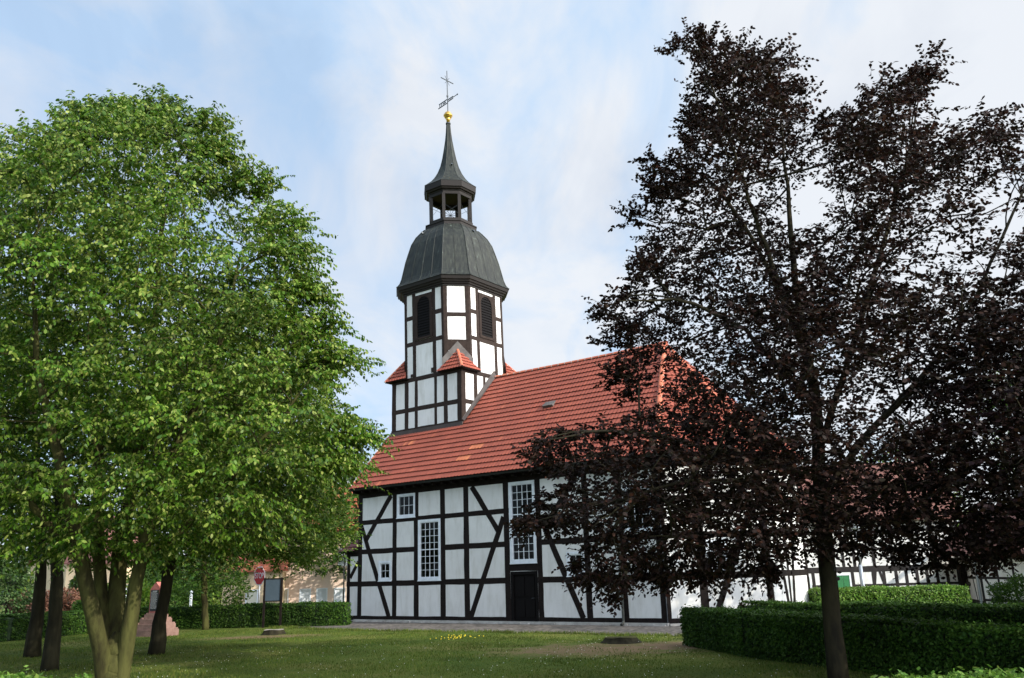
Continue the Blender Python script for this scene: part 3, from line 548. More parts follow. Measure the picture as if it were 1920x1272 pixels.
dm.xf(lean); dome = dm.build('dome', M['copper'], tower)
lc = MB(); lc.loft([octr(21.26, 1.36, .53), octr(21.50, 1.35, .51), octr(21.52, 1.39, .51), octr(21.58, 1.39, .51), octr(21.66, 1.22, .44)]); lc.xf(lean); lc.build('ledge', M['copper_dark'], dome)
for i, f_, H_ in ((0, .14, 21.12), (2, .5, 21.12)):
    r = octr(21.0, 1.66, .57); a, b = Vector(r[i]), Vector(r[i + 1]); c = a.lerp(b, f_); v = MB(); v.tube([c, c + (c - Vector((*TC, 21.0))).normalized() * .10 + Vector((0, 0, .03))], .075, 6); v.xf(lean); v.build('dome_vent', M['iron'], dome)
lt = MB(); LR = .43; o8 = octr(0, 1.20, LR)
ltop = MB(); ltop.loft([octr(23.30, 1.21, LR), octr(23.50, 1.21, LR)], cap=False); ltop.loft([octr(23.30, 1.03, LR), octr(23.50, 1.03, LR)], cap=False); ltop.loft([octr(23.50, 1.24, LR), octr(23.56, 1.26, LR), octr(23.58, 1.36, LR), octr(23.66, 1.40, LR), octr(23.68, 1.46, LR), octr(24.02, 1.48, LR)])
r0, r1 = octr(23.30, 1.21, LR), octr(23.30, 1.03, LR)
for k in range(8): ltop.add([r0[k], r0[(k + 1) % 8], r1[(k + 1) % 8], r1[k]], [(0, 1, 2, 3)])
lt.loft([octr(21.60, 1.24, LR), octr(21.80, 1.24, LR)], cap=True)
lt.xf(lean); lant = lt.build('lantern', M['copper_dark'], tower)
for k in range(8):
    a = Vector(o8[k]); i_ = (Vector((*TC, 0)) - a).normalized() * .09; m = MB()
    m.tube([a + i_ + Vector((0, 0, 21.75)), a + i_ + Vector((0, 0, 23.35))], .125, 4); m.xf(lean); m.build('post', M['copper_dark'], lant)
ltop.xf(lean); ltop.build('lantern_head', M['copper_dark'], lant)
rd = MB()
for k in range(8):
    a, b = Vector(o8[k]), Vector(o8[(k + 1) % 8]); rd.tube([a + Vector((0, 0, 22.0)), b + Vector((0, 0, 22.7))], .010, 4); rd.tube([a + Vector((0, 0, 22.7)), b + Vector((0, 0, 22.0))], .010, 4)
for k in range(6):
    th = math.pi * k / 6; c = Vector((*TC, 22.45)); s = Vector((math.cos(th) * UD[0] * 0 + math.cos(th) * .794, math.cos(th) * -.607 * -1, math.sin(th))) * .34; rd.tube([c - s, c + s], .014, 4)
rd.xf(lean); rd.build('tie_rods', M['iron'], lant)
sp_ = MB(); spp = [(24.03, 1.50), (24.17, 1.33), (24.38, 1.10), (24.65, .90), (25.0, .71), (25.45, .54), (26.0, .41), (26.7, .29), (27.3, .20), (27.9, .14), (28.45, .105)]
sp_.loft([octr(z, h, .42) for z, h in spp])
for i in range(8): sp_.tube([octr(z, h, .42)[i] for z, h in spp], .016, 4)
sp_.xf(lean); spire = sp_.build('spire', M['copper'], tower)
v = MB(); v.tube([(TC[0] + .47, TC[1] - .33, 25.45), (TC[0] + .56, TC[1] - .40, 25.48)], .05, 6); v.xf(lean); v.build('spire_vent', M['iron'], spire)
c = MB(); c.lathe([(28.42, .15), (28.50, .15), (28.52, .10)], *TC); c.xf(lean); c.build('collar', M['iron'], spire, True)
c = MB(); c.lathe([(28.50, .105), (28.72, .105), (28.76, .15)] + [(29.0 - .25 * math.cos(t), .25 * math.sin(t)) for t in [.5, .8, 1.1, 1.4]] + [(28.98, .275), (29.04, .275)] + [(29.02 - .26 * math.cos(t), .24 * math.sin(t)) for t in [1.7, 2.0, 2.3, 2.6, 2.9, 3.1]], *TC, n=20); c.xf(lean); c.build('finial_ball', M['gold'], spire, True)
c = MB(); cx, cy = TC; c.tube([(cx, cy, 29.2), (cx, cy, 32.1)], [.035, .028], 6); c.tube([(cx - .05, cy - .5, 31.42), (cx + .05, cy + .5, 31.42)], .032, 6)
for s1 in (1, -1): c.tube([(cx, cy - .2, 31.42 - .26 * s1), (cx, cy + .2, 31.42 + .26 * s1)], .014, 4)
c.tube([(cx, cy, 30.28), (cx, cy, 30.40)], .06, 8); c.xf(lean); crs = c.build('cross', M['iron'], spire)
v = MB(); dv = Vector((.30, -.95, 0)) ; dv = Vector((.98, -.18, 0)).normalized() * 1.3
def vp(a, z): return Vector((cx, cy, 30.02 + z)) + dv * a
def vane(a0, a1, z0, z1):
    s = dv.cross(Vector((0, 0, 1))) * .012; P_ = [vp(a0, z0), vp(a1, z0), vp(a1, z1), vp(a0, z1)]; v.add([q - s for q in P_] + [q + s for q in P_], [(0, 1, 2, 3), (7, 6, 5, 4), (0, 4, 5, 1), (1, 5, 6, 2), (2, 6, 7, 3), (3, 7, 4, 0)])
vane(-.66, .0, .10, .15); vane(-.72, .0, -.15, -.10)
for k in range(4): vane(-.62 + k * .13, -.58 + k * .13, -.10, .10)
vane(-.30, -.12, -.02, .02); vane(.05, .42, -.09, -.05); vane(.05, .42, .05, .09)
for k in range(4): vane(.09 + k * .09, .12 + k * .09, -.06, .06)
vane(.42, .72, -.015, .015); vane(.70, .78, -.04, .04)
v.xf(lean); v.build('weathervane', M['iron'], spire)
# corner roofs between square base and octagon
def corner_roof(k):
    sx, sy = ((1, -1), (-1, -1), (-1, 1), (1, 1))[k]
    ex, ey = SQC[0] + sx * (SH + .28), SQC[1] + sy * (SH + .28); cxm = TC[0] + sx * (H0 * .798); cym = TC[1] + sy * (H0 * .798)
    E_ = Vector((ex, ey, 12.40)); A = Vector((cxm, cym, 13.6)); rfs = []
    for ax_ in (0, 1):
        e2 = Vector((TC[0] + sx * 1.12, ey, 12.40)) if ax_ == 0 else Vector((ex, TC[1] + sy * 1.12, 12.40))
        P_, Q_ = (e2, E_); ad_ = (Q_ - P_).normalized(); foot = P_ + ad_ * (A - P_).dot(ad_); up_ = A - foot; l_ = up_.length; up_.normalize(); nr = ad_.cross(up_); nr = nr if nr.z > 0 else -nr; ta = (A - P_).dot(ad_); W_ = (Q_ - P_).length
        rfs.append(roof_face(P_, ad_, up_, nr, (lambda ta, W_, l_: (lambda b: (ta * b / l_ , W_ + (ta - W_) * b / l_)))(ta, W_, l_), l_, course=.27, wave=.2, amp=.018))
    o = add_roof('corner_roof', rfs, M['tile'], tower)
    for f in (o,): pass
    ridge(o, E_ + Vector((0, 0, .02)), A, 'hip_tiles', r=.085, seg=.33)
    u_ = MB(); e1 = Vector((TC[0] + sx * 1.12, ey, 12.37)); e2 = Vector((ex, TC[1] + sy * 1.12, 12.37)); E2 = E_ - Vector((0, 0, .03)); bk = Vector((TC[0] + sx * 1.2, TC[1] + sy * 1.2, 12.37))
    u_.add([e1, E2, e2, bk, A - Vector((0, 0, .06))], [(0, 1, 2, 3), (0, 1, 4), (1, 2, 4)]); u_.build('soffit', M['timber'], o)
    l_ = MB(); nrm = Vector((sx, sy, 0)).normalized(); t_ = Vector((-sy, sx, 0)).normalized(); A2_ = Vector((cxm, cym, 0)) + nrm * .07
    for sg in (1, -1):
        l_.add([A2_ + Vector((0, 0, 14.05)), A2_ + t_ * sg * .82 + Vector((0, 0, 13.12)), A2_ + t_ * sg * .82 + Vector((0, 0, 12.72)), A2_ + Vector((0, 0, 13.5))], [(0, 1, 2, 3)])
    l_.build('flashing', M['lead'], o)
for k in range(4): corner_roof(k)
fs = MB()  # lead flashing where the nave roof meets the tower
x_ = sq[1][0] + .02; y0 = sq[0][1]
fs.box(sq[0][0] - .04, x_ + .04, y0 - .07, y0 + .01, 9.25, 9.60)
fs.add([(x_, y0 - .05, 9.72), (x_, RQ + .02, RZ + .38), (x_, RQ + .02, RZ - .1), (x_, y0 - .05, 9.3)], [(0, 1, 2, 3)])
fs.add([(x_ - .005, y0 - .05, 9.72), (x_ - .005, RQ, RZ + .38), (x_ + .2, RQ, RZ + .05), (x_ + .2, y0 - .05, 9.62)], [(0, 1, 2, 3)])
fs.add([(x_, 9.9 - y0, 9.9), (x_, RQ + .02, RZ + .38), (x_, RQ + .02, RZ - .1), (x_, 9.9 - y0, 9.3)], [(0, 1, 2, 3)])
fs.build('roof_flashing', mat('brown_lead', (.045, .034, .03), .7, col2=(.075, .06, .052), nscale=3), tower)
# ================================================================== VEGETATION
def unit(v): return v / np.maximum(np.linalg.norm(v, axis=-1, keepdims=True), 1e-9)
def leaves_on(P, D, Ln, n, ll, lw, droop=.25, spread=.9, down=.25, jit=.35, flat=.6):
    m = len(P); t = (np.arange(n) + .6)[None, :] / n + rng.uniform(-.03, .03, (m, n))
    pos = P[:, None] + D[:, None] * (Ln[:, None] * t)[..., None]; pos[..., 2] -= droop * (Ln[:, None] * t) ** 2
    up = np.array([0, 0, 1.]); side = unit(np.cross(D, up) + rng.normal(0, .15, (m, 3)))[:, None] * np.where(np.arange(n) % 2, 1, -1)[None, :, None]
    ld = unit(D[:, None] * .55 + side * spread + np.array([0, 0, -down]) + rng.normal(0, jit, (m, n, 3))); nr = unit(up + rng.normal(0, flat, (m, n, 3))); wd = unit(np.cross(ld, nr)); nr = np.cross(wd, ld)
    s = rng.uniform(.7, 1.2, (m, n, 1)); l_ = ll * s; w_ = lw * s / 2
    V = np.stack([pos, pos + ld * l_ * .28 + wd * w_ * .85 + nr * l_ * .06, pos + ld * l_ * .65 + wd * w_ * .9 + nr * l_ * .05, pos + ld * l_, pos + ld * l_ * .65 - wd * w_ * .9 + nr * l_ * .05, pos + ld * l_ * .28 - wd * w_ * .85 + nr * l_ * .06], axis=2)
    return V.reshape(-1, 3)
def twigs_mesh(P, D, Ln, r, droop):
    m = len(P); out = []; up = np.array([0, 0, 1.]); a = unit(np.cross(D, up)) * r; b = unit(np.cross(D, a)) * r
    E = P + D * Ln[:, None]; E = E.copy(); E[:, 2] -= droop * Ln ** 2; c = [a, -a * .5 + b * .87, -a * .5 - b * .87]
    for i in range(3):
        j = (i + 1) % 3; out.append(np.stack([P + c[i], P + c[j], E + c[j] * .3, E + c[i] * .3], axis=1))
    return np.concatenate(out).reshape(-1, 3)
def in_poly(px, pz, poly):
    r = np.zeros(len(px), bool); n = len(poly)
    for i in range(n):
        x0, z0 = poly[i]; x1, z1 = poly[(i + 1) % n]; c = ((z0 > pz) != (z1 > pz)) & (px < (x1 - x0) * (pz - z0) / (z1 - z0 + 1e-12) + x0); r ^= c
    return r
def crown_centres(poly, Y, dmax, spacing, ncand, shell=.0, yoff=0, hole=None, seed=1, margin=0):
    """cluster centres in a solid whose outline at distance Y is poly and whose depth follows its width"""
    rg = np.random.default_rng(seed); poly = np.array(poly); x0, x1, z0, z1 = poly[:, 0].min(), poly[:, 0].max(), poly[:, 1].min(), poly[:, 1].max()
    X = rg.uniform(x0, x1, ncand); Z = rg.uniform(z0, z1, ncand); ok = in_poly(X, Z, poly)
    if margin:
        for a in range(8): ok &= in_poly(X + margin * math.cos(a * .785), Z + margin * math.sin(a * .785), poly)
    X, Z = X[ok], Z[ok]
    de = np.full(len(X), 9.)
    for a in range(len(poly)):
        p0, p1 = poly[a], poly[(a + 1) % len(poly)]; d_ = p1 - p0; t = np.clip(((X - p0[0]) * d_[0] + (Z - p0[1]) * d_[1]) / (d_ @ d_ + 1e-9), 0, 1); de = np.minimum(de, np.hypot(X - p0[0] - d_[0] * t, Z - p0[1] - d_[1] * t))
    dm = dmax * 1.0; dep = dmax * np.sqrt(1 - (1 - np.minimum(de / dm, 1)) ** 2)
    T = rg.uniform(-1, 1, len(X)); 
    if shell: T = np.sign(T) * np.abs(T) ** (1 - shell)
    Yv = T * dep; k = Y / (Y + Yv); ok = in_poly(CAM[0] + (X - CAM[0]) * k, CAM[2] + (Z - CAM[2]) * k, poly); X, Z, Yv, de = X[ok], Z[ok], Yv[ok], de[ok]
    C = np.stack([X, Y + yoff + Yv, Z], 1)
    C = np.concatenate([C, np.clip(de / .55, .3, 1)[:, None]], 1)
    keep = []; cell = {}; C4 = C; C = C[:, :3]
    for i in range(len(C)):
        p = C[i]; key = tuple((p / spacing).astype(int)); bad = False
        for a in (-1, 0, 1):
            for b in (-1, 0, 1):
                for c in (-1, 0, 1):
                    for j in cell.get((key[0] + a, key[1] + b, key[2] + c), ()):
                        if ((C[j] - p) ** 2).sum() < spacing ** 2: bad = True; break
                    if bad: break
                if bad: break
            if bad: break
        if not bad: keep.append(i); cell.setdefault(key, []).append(i)
    return C4[keep]
def tips(C, paths, Y, n=4, sc_=.6):
    """extra small sprays along boughs that reach out of the crown"""
    out = [C]
    for (x0, y0), (x1, y1) in paths:
        a, b = at(x0, y0, Y), at(x1, y1, Y); a = a + (b - a) * min(.35, .33 / np.linalg.norm(b - a)); m = max(n, int(np.linalg.norm(b - a) / .36)); t = np.linspace(0, 1, m)[:, None]; P = a + (b - a) * t + rng.normal(0, .06, (m, 3)); P[:, 1] += rng.uniform(-.3, .3)
        out.append(np.concatenate([P, sc_ + .3 * t], 1))
    return np.concatenate(out)
def bez(p0, p1, p2, n):
    t = np.linspace(0, 1, n)[:, None]; return (1 - t) ** 2 * p0 + 2 * t * (1 - t) * p1 + t * t * p2
def make_tree(name, base, stems, C, leafm, barkm, label, cat, ll, lw, ntw, nlf, tl=(.4, .7), rc=.55, droop=.25, group=None, twr=.004, flatz=.4, outw=.7, limb=.02, down=.25, up=.1, twmat=None, leafup=.6, stemsides=10, zmin=2.5):
    CS = C[:, 3]; C = C[:, :3]; base = np.asarray(base, float); root = empty(name, base, label=label, cat=cat, group=group)
    tm = MB(); SP = []
    for pts, rads in stems:
        pts = np.array(pts, float); n = 22; cum = np.r_[0, np.cumsum(np.linalg.norm(np.diff(pts, axis=0), axis=1))]; t = np.linspace(0, cum[-1], n)
        P = np.stack([np.interp(t, cum, pts[:, k]) for k in range(3)], 1); Rr = np.interp(t, cum, rads)
        for _ in range(2): P[1:-1] = (P[:-2] + 2 * P[1:-1] + P[2:]) / 4
        P[1:-1] += rng.normal(0, .015, P[1:-1].shape); tm.tube(P - base, Rr * (1 + rng.normal(0, .03, n)), stemsides); SP.append((P, Rr))
    allP = np.concatenate([s[0] for s in SP]); allR = np.concatenate([s[1] for s in SP]); aok = (allP[:, 2] > zmin) & (allR > .024); allP, allR = allP[aok], allR[aok]
    lm = MB(); K0 = len(C); inner = np.empty_like(C)
    # grow boughs outwards: each spray joins the nearest stem point or an earlier spray, so limbs fork and taper
    dist0 = np.array([np.min(np.linalg.norm(allP - c, axis=1) + .8 * np.maximum(allP[:, 2] - c[2], 0)) for c in C]); order = np.argsort(dist0)
    nodes = list(allP); plen = [0.] * len(allP); par = {}; nid = {}; drop = {}
    NP = np.zeros((len(allP) + K0, 3)); NP[:len(allP)] = allP; PL = np.zeros(len(allP) + K0); nn_ = len(allP); kid = np.ones(len(allP) + K0)
    for i in order:
        c = C[i]; d = np.linalg.norm(NP[:nn_] - c, axis=1); cost = d + .42 * PL[:nn_] + .7 * np.maximum(NP[:nn_, 2] - c[2], 0) + (d < .25) * .3; j = int(np.argmin(cost)); par[i] = j; nid[i] = nn_
        NP[nn_] = c; PL[nn_] = PL[j] + d[j]; nn_ += 1; inner[i] = NP[j]
    for i in order[::-1]:
        if par[i] >= len(allP): kid[par[i]] += kid[nid[i]]
    for i in order:
        c = C[i]; j = par[i]; p0 = NP[j]; ln = np.linalg.norm(c - p0); r1 = limb * .42 * kid[nid[i]] ** .45; r0 = min(limb * .42 * (kid[nid[i]] + 1) ** .45 * 1.15, (allR[j] * .7 if j < len(allP) else 1)); r1 = min(r1, r0)
        mid = (p0 + c) / 2 + rng.normal(0, .07 * ln, 3) + np.array([0, 0, .08 * ln]); lm.tube(bez(p0, mid, c, 6) - base, np.linspace(r0, r1, 6), 5, cap=False)
    axis = np.array([allP[np.argmin(np.hypot(allP[:, 0] - c[0], allP[:, 1] - c[1]) + .6 * np.abs(allP[:, 2] - c[2] + .8))] for c in C]); inner = (inner + axis) / 2
    trunk = tm.build('trunk', barkm, root, True)
    lm.build('branches', barkm, trunk, True)
    od = C - inner; od[:, 2] *= .5; od = unit(od + 1e-6)
    K_ = len(C); cc = np.repeat(C, ntw, 0); oo = np.repeat(od, ntw, 0); m = len(cc)
    off = rng.normal(0, 1, (m, 3)) * np.array([1, 1, flatz]) * rc * .55 * np.repeat(rng.uniform(.7, 1.25, K_) * CS, ntw)[:, None]; off[:, 2] -= .22 * (off[:, 0] ** 2 + off[:, 1] ** 2) / max(rc, .1)
    P = cc + off; D = unit(oo * outw + unit(off + 1e-6) * .6 + rng.normal(0, .35, (m, 3)) + np.array([0, 0, up])); Ln = rng.uniform(tl[0], tl[1], m) * np.repeat(.45 + .55 * CS, ntw)
    mesh_np('crown', leaves_on(P, D, Ln, nlf, ll, lw, droop, down=down, flat=leafup), 6, leafm, root, base)
    if twr: mesh_np('twigs', twigs_mesh(P, D, Ln, twr, droop), 4, twmat or M['twig'], trunk, base)
    return root
def polyat(pts, Y): return [(float(at(x, y, Y)[0]), float(at(x, y, Y)[2])) for x, y in pts]
def stemat(pts, Y, rads, y0=None): return ([at(x, y, Y if not isinstance(Y, list) else Y[i]) for i, (x, y) in enumerate(pts)], rads)
def gaps(C, seed, thr, sc_=1.1):
    """open gaps in a crown where the sky shows; thr is a share or a function of the centres"""
    rg = np.random.default_rng(seed); ph = rg.uniform(0, 6.28, 14); fr = rg.normal(0, sc_, (14, 3)); v = np.zeros(len(C))
    for k in range(14): v += np.sin(C[:, :3] @ fr[k] + ph[k])
    rank = np.argsort(np.argsort(v)) / len(v); t = thr(C) if callable(thr) else thr
    return C[rank > t]
# --- multi-stemmed hornbeam, left foreground
YA = 18.4; bA = at(207, 1300, YA); bA[2] = 0
def stA(pts, dy, rads):
    P = [at(x, y, YA + dy * i / (len(pts) - 1)) for i, (x, y) in enumerate(pts)]; P[0][2] = -.1 if pts[0][1] > 1290 else P[0][2]; return (P, rads)
stems = [stA([(200, 1310), (193, 1240), (181, 1180), (168, 1125), (150, 1040), (120, 900), (70, 700), (60, 480)], -1.6, [.17, .165, .16, .15, .14, .11, .07, .02]),
         stA([(207, 1310), (206, 1240), (202, 1180), (192, 1120), (182, 1050), (185, 850), (190, 600), (200, 300)], .7, [.18, .17, .16, .14, .13, .11, .07, .02]),
         stA([(213, 1310), (215, 1240), (218, 1180), (217, 1120), (221, 1050), (260, 850), (290, 620), (310, 280)], 1.0, [.18, .18, .18, .175, .17, .12, .08, .02]),
         stA([(222, 1310), (232, 1240), (243, 1180), (250, 1125), (258, 1060), (310, 880), (400, 700), (450, 480)], -.6, [.17, .165, .155, .145, .13, .11, .07, .02]),
         stA([(262, 1060), (380, 960), (480, 840), (560, 740)], -1.2, [.07, .07, .05, .02]),
         stA([(143, 1040), (60, 950), (-20, 820), (-90, 650)], -1.0, [.07, .07, .05, .02]),
         ([bA + np.array([.02, .02, -.05]), bA + np.array([0.03, 0, .45]), bA + np.array([.05, 0, .85]), bA + np.array([.07, 0, 1.15])], [.36, .31, .26, .10])]
pA = polyat([(150, 235), (215, 222), (320, 215), (385, 245), (415, 290), (470, 345), (515, 392), (545, 425), (560, 480), (580, 555), (600, 610), (635, 660), (632, 720), (668, 805), (630, 850), (600, 950), (570, 1020), (500, 1035), (440, 1020), (330, 1058), (280, 1055), (230, 1075), (180, 1062), (130, 1075), (60, 1065), (0, 1045), (-120, 900), (-160, 700), (-100, 500), (-60, 400), (0, 300), (50, 262), (110, 228)], YA)
CA = crown_centres(pA, YA, 3.8, .86, 40000, shell=.35, seed=3, margin=.34)
CA = gaps(CA, 9, .15, 1.0)
for hx, hy, ra, rb_ in ((330, 430, .9, .6), (240, 390, .6, .45)):
    g_ = at(hx, hy, YA); CA = CA[rng.uniform(0, 1, len(CA)) > .85 * np.exp(-(((CA[:, 0] - g_[0]) / ra) ** 2 + ((CA[:, 2] - g_[2]) / rb_) ** 2))]
CA = tips(CA, [((155, 192), (200, 250)), ((212, 186), (235, 250)), ((318, 178), (318, 250)), ((400, 214), (380, 270)), ((52, 268), (110, 300)), ((110, 232), (150, 270)), ((418, 262), (390, 300)), ((490, 330), (450, 350)), ((552, 402), (510, 420)), ((578, 470), (530, 480)), ((605, 548), (560, 560)), ((618, 608), (570, 620)), ((655, 660), (600, 680)), ((688, 806), (620, 815)), ((650, 850), (600, 870)), ((10, 300), (50, 340)), ((265, 182), (270, 240))], YA)
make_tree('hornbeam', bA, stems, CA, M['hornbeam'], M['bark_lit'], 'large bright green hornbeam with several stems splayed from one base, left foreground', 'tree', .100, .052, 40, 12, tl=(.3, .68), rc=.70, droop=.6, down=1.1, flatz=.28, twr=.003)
# --- trees behind it
def simple_tree(name, bx, by, poly, stempx, rads, leafm, label, seed, spacing=.85, ntw=12, nlf=11, ll=.12, lw=.07, dmax=3.5, group=None, barkm=None, outw=.7, tl=(.45, .8), rc=.7):
    b = onz(bx, by); Y = b[1]; P = [at(x, y, Y) for x, y in stempx]; P[0][2] = -.05
    C_ = crown_centres(polyat(poly, Y), Y, dmax, spacing, 9000, shell=.3, seed=seed, margin=.12 if seed == 13 else .3)
    n = len(P); lo = P[int(n * .5)]; extra = []
    return make_tree(name, b, [(P, rads)], C_, leafm, barkm or M['bark'], label, 'tree', ll, lw, ntw, nlf, tl=tl, rc=rc, droop=.3, group=group, twr=0, limb=.03)
simple_tree('lime_tree', 62, 1232, [(-260, 560), (-60, 470), (60, 480), (160, 600), (200, 800), (180, 960), (120, 1050), (20, 1068), (-120, 1060), (-260, 1000), (-320, 760)], [(60, 1234), (72, 1150), (80, 1060), (70, 900), (60, 700), (50, 520)], [.26, .19, .165, .14, .11, .03], M['lime'], 'dark straight-trunked tree, leftmost of the park trees', 11)
simple_tree('lime_tree', 92, 1258, [(-120, 600), (20, 560), (150, 650), (230, 820), (200, 980), (130, 1045), (60, 1050), (-60, 1020), (-160, 850)], [(92, 1262), (103, 1160), (107, 1070), (115, 900), (110, 760), (100, 600)], [.23, .17, .15, .13, .1, .03], M['lime'], 'dark trunk standing close behind and left of the multi-stemmed hornbeam', 12)
simple_tree('lime_tree', 294, 1228, [(330, 640), (480, 560), (580, 640), (600, 740), (608, 850), (602, 930), (650, 955), (655, 995), (610, 1020), (590, 1060), (575, 1060), (550, 1075), (500, 1045), (430, 1050), (360, 1050), (310, 1070), (280, 1040), (250, 900), (270, 760)], [(292, 1232), (300, 1160), (312, 1090), (340, 960), (400, 820), (440, 640)], [.26, .20, .18, .14, .1, .03], M['hornbeam'], 'tree with a slightly leaning trunk in front of the stone monument', 13, spacing=.62, ntw=18, nlf=12, ll=.105, lw=.06)
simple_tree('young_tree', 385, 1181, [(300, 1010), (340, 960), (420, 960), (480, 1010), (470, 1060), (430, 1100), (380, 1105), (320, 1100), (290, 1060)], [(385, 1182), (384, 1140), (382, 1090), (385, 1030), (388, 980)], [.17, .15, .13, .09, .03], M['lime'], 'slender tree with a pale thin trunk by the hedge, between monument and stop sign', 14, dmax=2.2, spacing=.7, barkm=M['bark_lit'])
b2 = at(700, 1150, 60); b2[2] = 0
C_ = crown_centres(polyat([(560, 850), (600, 800), (660, 850), (700, 875), (740, 930), (740, 1050), (620, 1075), (540, 1040), (520, 930)], 60), 60, 4, 1.1, 5000, seed=15)
make_tree('background_tree', b2, [([b2, at(695, 1050, 60), at(665, 900, 60)], [.25, .2, .06])], C_, M['lime'], M['bark'], 'dense dark green tree behind the left corner of the church', 'tree', .2, .13, 11, 10, tl=(.6, 1.0), rc=1.0, twr=0, limb=.04)
b2 = at(1640, 1120, 75); b2[2] = 0
C_ = crown_centres(polyat([(1560, 880), (1610, 855), (1690, 850), (1760, 880), (1800, 960), (1790, 1040), (1560, 1040), (1530, 960)], 75), 75, 4, 1.4, 4000, seed=16)
make_tree('background_tree', b2, [([b2, at(1645, 1000, 75), at(1650, 880, 75)], [.25, .2, .06])], C_, M['hornbeam'], M['bark'], 'bright green tree rising behind the long half-timbered house', 'tree', .26, .17, 10, 10, tl=(.7, 1.2), rc=1.2, twr=0, limb=.04)
# --- copper beech
YB = 16.6; bB = np.array([5.75, YB, 0])
pB = polyat([(1302, 30), (1322, 62), (1345, 80), (1372, 72), (1395, 96), (1410, 128), (1470, 92), (1474, 110), (1452, 146), (1500, 150), (1540, 165), (1512, 208), (1567, 181), (1616, 171), (1690, 152), (1733, 108), (1757, 137), (1728, 181), (1705, 215), (1655, 275), (1762, 232), (1792, 252), (1860, 191), (1872, 222), (1950, 235), (1975, 330), (1950, 430), (1925, 520), (1900, 560), (1890, 640), (1930, 720), (2100, 900), (2000, 1000), (1900, 1030), (1840, 1060), (1750, 1075), (1700, 1040), (1650, 1025), (1600, 1040), (1500, 1040), (1440, 1085), (1400, 1060), (1340, 1110), (1290, 1060), (1230, 1100), (1190, 1050), (1160, 1130), (1110, 1110), (1085, 1060), (1120, 1000), (1075, 1000), (1040, 985), (965, 1000), (1010, 940), (1060, 900), (1040, 880), (985, 862), (990, 832), (1060, 800), (1180, 800), (1215, 760), (1125, 722), (1200, 670), (1180, 645), (1120, 640), (1125, 600), (1098, 572), (1190, 550), (1175, 500), (1182, 507), (1200, 470), (1228, 436), (1143, 406), (1205, 381), (1195, 357), (1250, 335), (1202, 305), (1202, 292), (1250, 282), (1292, 272), (1295, 239), (1280, 195), (1302, 160), (1304, 118), (1293, 83), (1251, 64), (1288, 55)], YB)
CB = crown_centres(pB, YB, 3.6, .50, 40000, shell=.15, seed=5, margin=.05)
# open gaps in the crown where the sky shows
CB = gaps(CB, 4, lambda C: .06 + .44 * np.clip((C[:, 2] - 4.0) / 3.5, 0, 1) + .15 * np.clip((C[:, 0] - 8) / 2, 0, 1), 1.5)
gx_, gz_ = at(1625, 770, YB)[[0, 2]]
hole = np.exp(-(((CB[:, 0] - gx_) / 1.0) ** 2 + ((CB[:, 2] - gz_) / .75) ** 2)); CB = CB[rng.uniform(0, 1, len(CB)) > hole * 1.35]
CB = tips(CB, [((1305, 45), (1400, 290)), ((1320, 60), (1345, 150)), ((1300, 90), (1330, 200)), ((1256, 68), (1300, 84)), ((1372, 78), (1390, 160)), ((1465, 95), (1410, 150)), ((1500, 155), (1440, 190)), ((1732, 118), (1690, 210)), ((1752, 140), (1700, 190)), ((1860, 198), (1800, 280)), ((1790, 255), (1740, 300)), ((1206, 300), (1290, 330)), ((1148, 406), (1240, 425)), ((1186, 505), (1250, 500)), ((1105, 575), (1200, 600)), ((1128, 615), (1210, 640)), ((1200, 360), (1270, 380)), ((1283, 200), (1340, 240)), ((1250, 335), (1320, 350)), ((992, 838), (1090, 830)), ((965, 990), (1050, 960)), ((1130, 720), (1200, 700)), ((1160, 1125), (1180, 1040)), ((1112, 1105), (1120, 1040)), ((1240, 1100), (1240, 1040)), ((1340, 1105), (1330, 1040)), ((1430, 1090), (1420, 1030))], YB)
def sB(pts, dy, rads):
    P = [at(x, y, YB + dy * i / (len(pts) - 1)) for i, (x, y) in enumerate(pts)]; return (P, rads)
stB = [sB([(1574, 1290), (1565, 1200), (1552, 1100), (1545, 1000), (1535, 850), (1525, 720), (1500, 600), (1480, 400), (1465, 220)], .5, [.215, .185, .165, .15, .13, .11, .08, .05, .015]),
       sB([(1525, 720), (1495, 620), (1440, 480), (1380, 300), (1310, 90)], -.5, [.08, .07, .05, .03, .01]),
       sB([(1535, 850), (1600, 640), (1650, 480), (1700, 300), (1730, 150)], .8, [.07, .06, .05, .03, .01]),
       sB([(1545, 930), (1600, 840), (1700, 740), (1800, 620), (1900, 400), (1950, 280)], 1.2, [.08, .07, .06, .04, .03, .01]),
       sB([(1600, 840), (1720, 720), (1850, 690), (2000, 620)], .2, [.05, .05, .03, .01]),
       sB([(1540, 900), (1400, 860), (1230, 815), (1120, 805), (1030, 825)], -1.4, [.07, .055, .04, .025, .01]),
       sB([(1545, 980), (1420, 900), (1300, 900), (1180, 930), (1110, 990)], -1.8, [.06, .05, .04, .02, .01]),
       sB([(1530, 760), (1400, 620), (1280, 560), (1160, 565)], -1.0, [.06, .045, .03, .01]),
       sB([(1545, 1000), (1650, 920), (1780, 900), (1900, 920), (2000, 900)], -1.2, [.06, .05, .04, .02, .01]),
       sB([(1515, 680), (1420, 460), (1330, 330), (1230, 300)], .6, [.05, .04, .03, .01])]
for s in (0,): stB[0][0][0][2] = -.1
make_tree('copper_beech', bB, stB, CB, M['beech'], M['beech_bark'], 'tall dark purple copper beech on a single leaning trunk before the choir', 'tree', .088, .058, 11, 11, tl=(.3, .62), rc=.34, droop=.45, down=.35, twr=.0035, flatz=.5, up=.15, leafup=.75, limb=.018, zmin=3.0)
YC = 15.0
bC = np.array([13.2, YC, 0.])
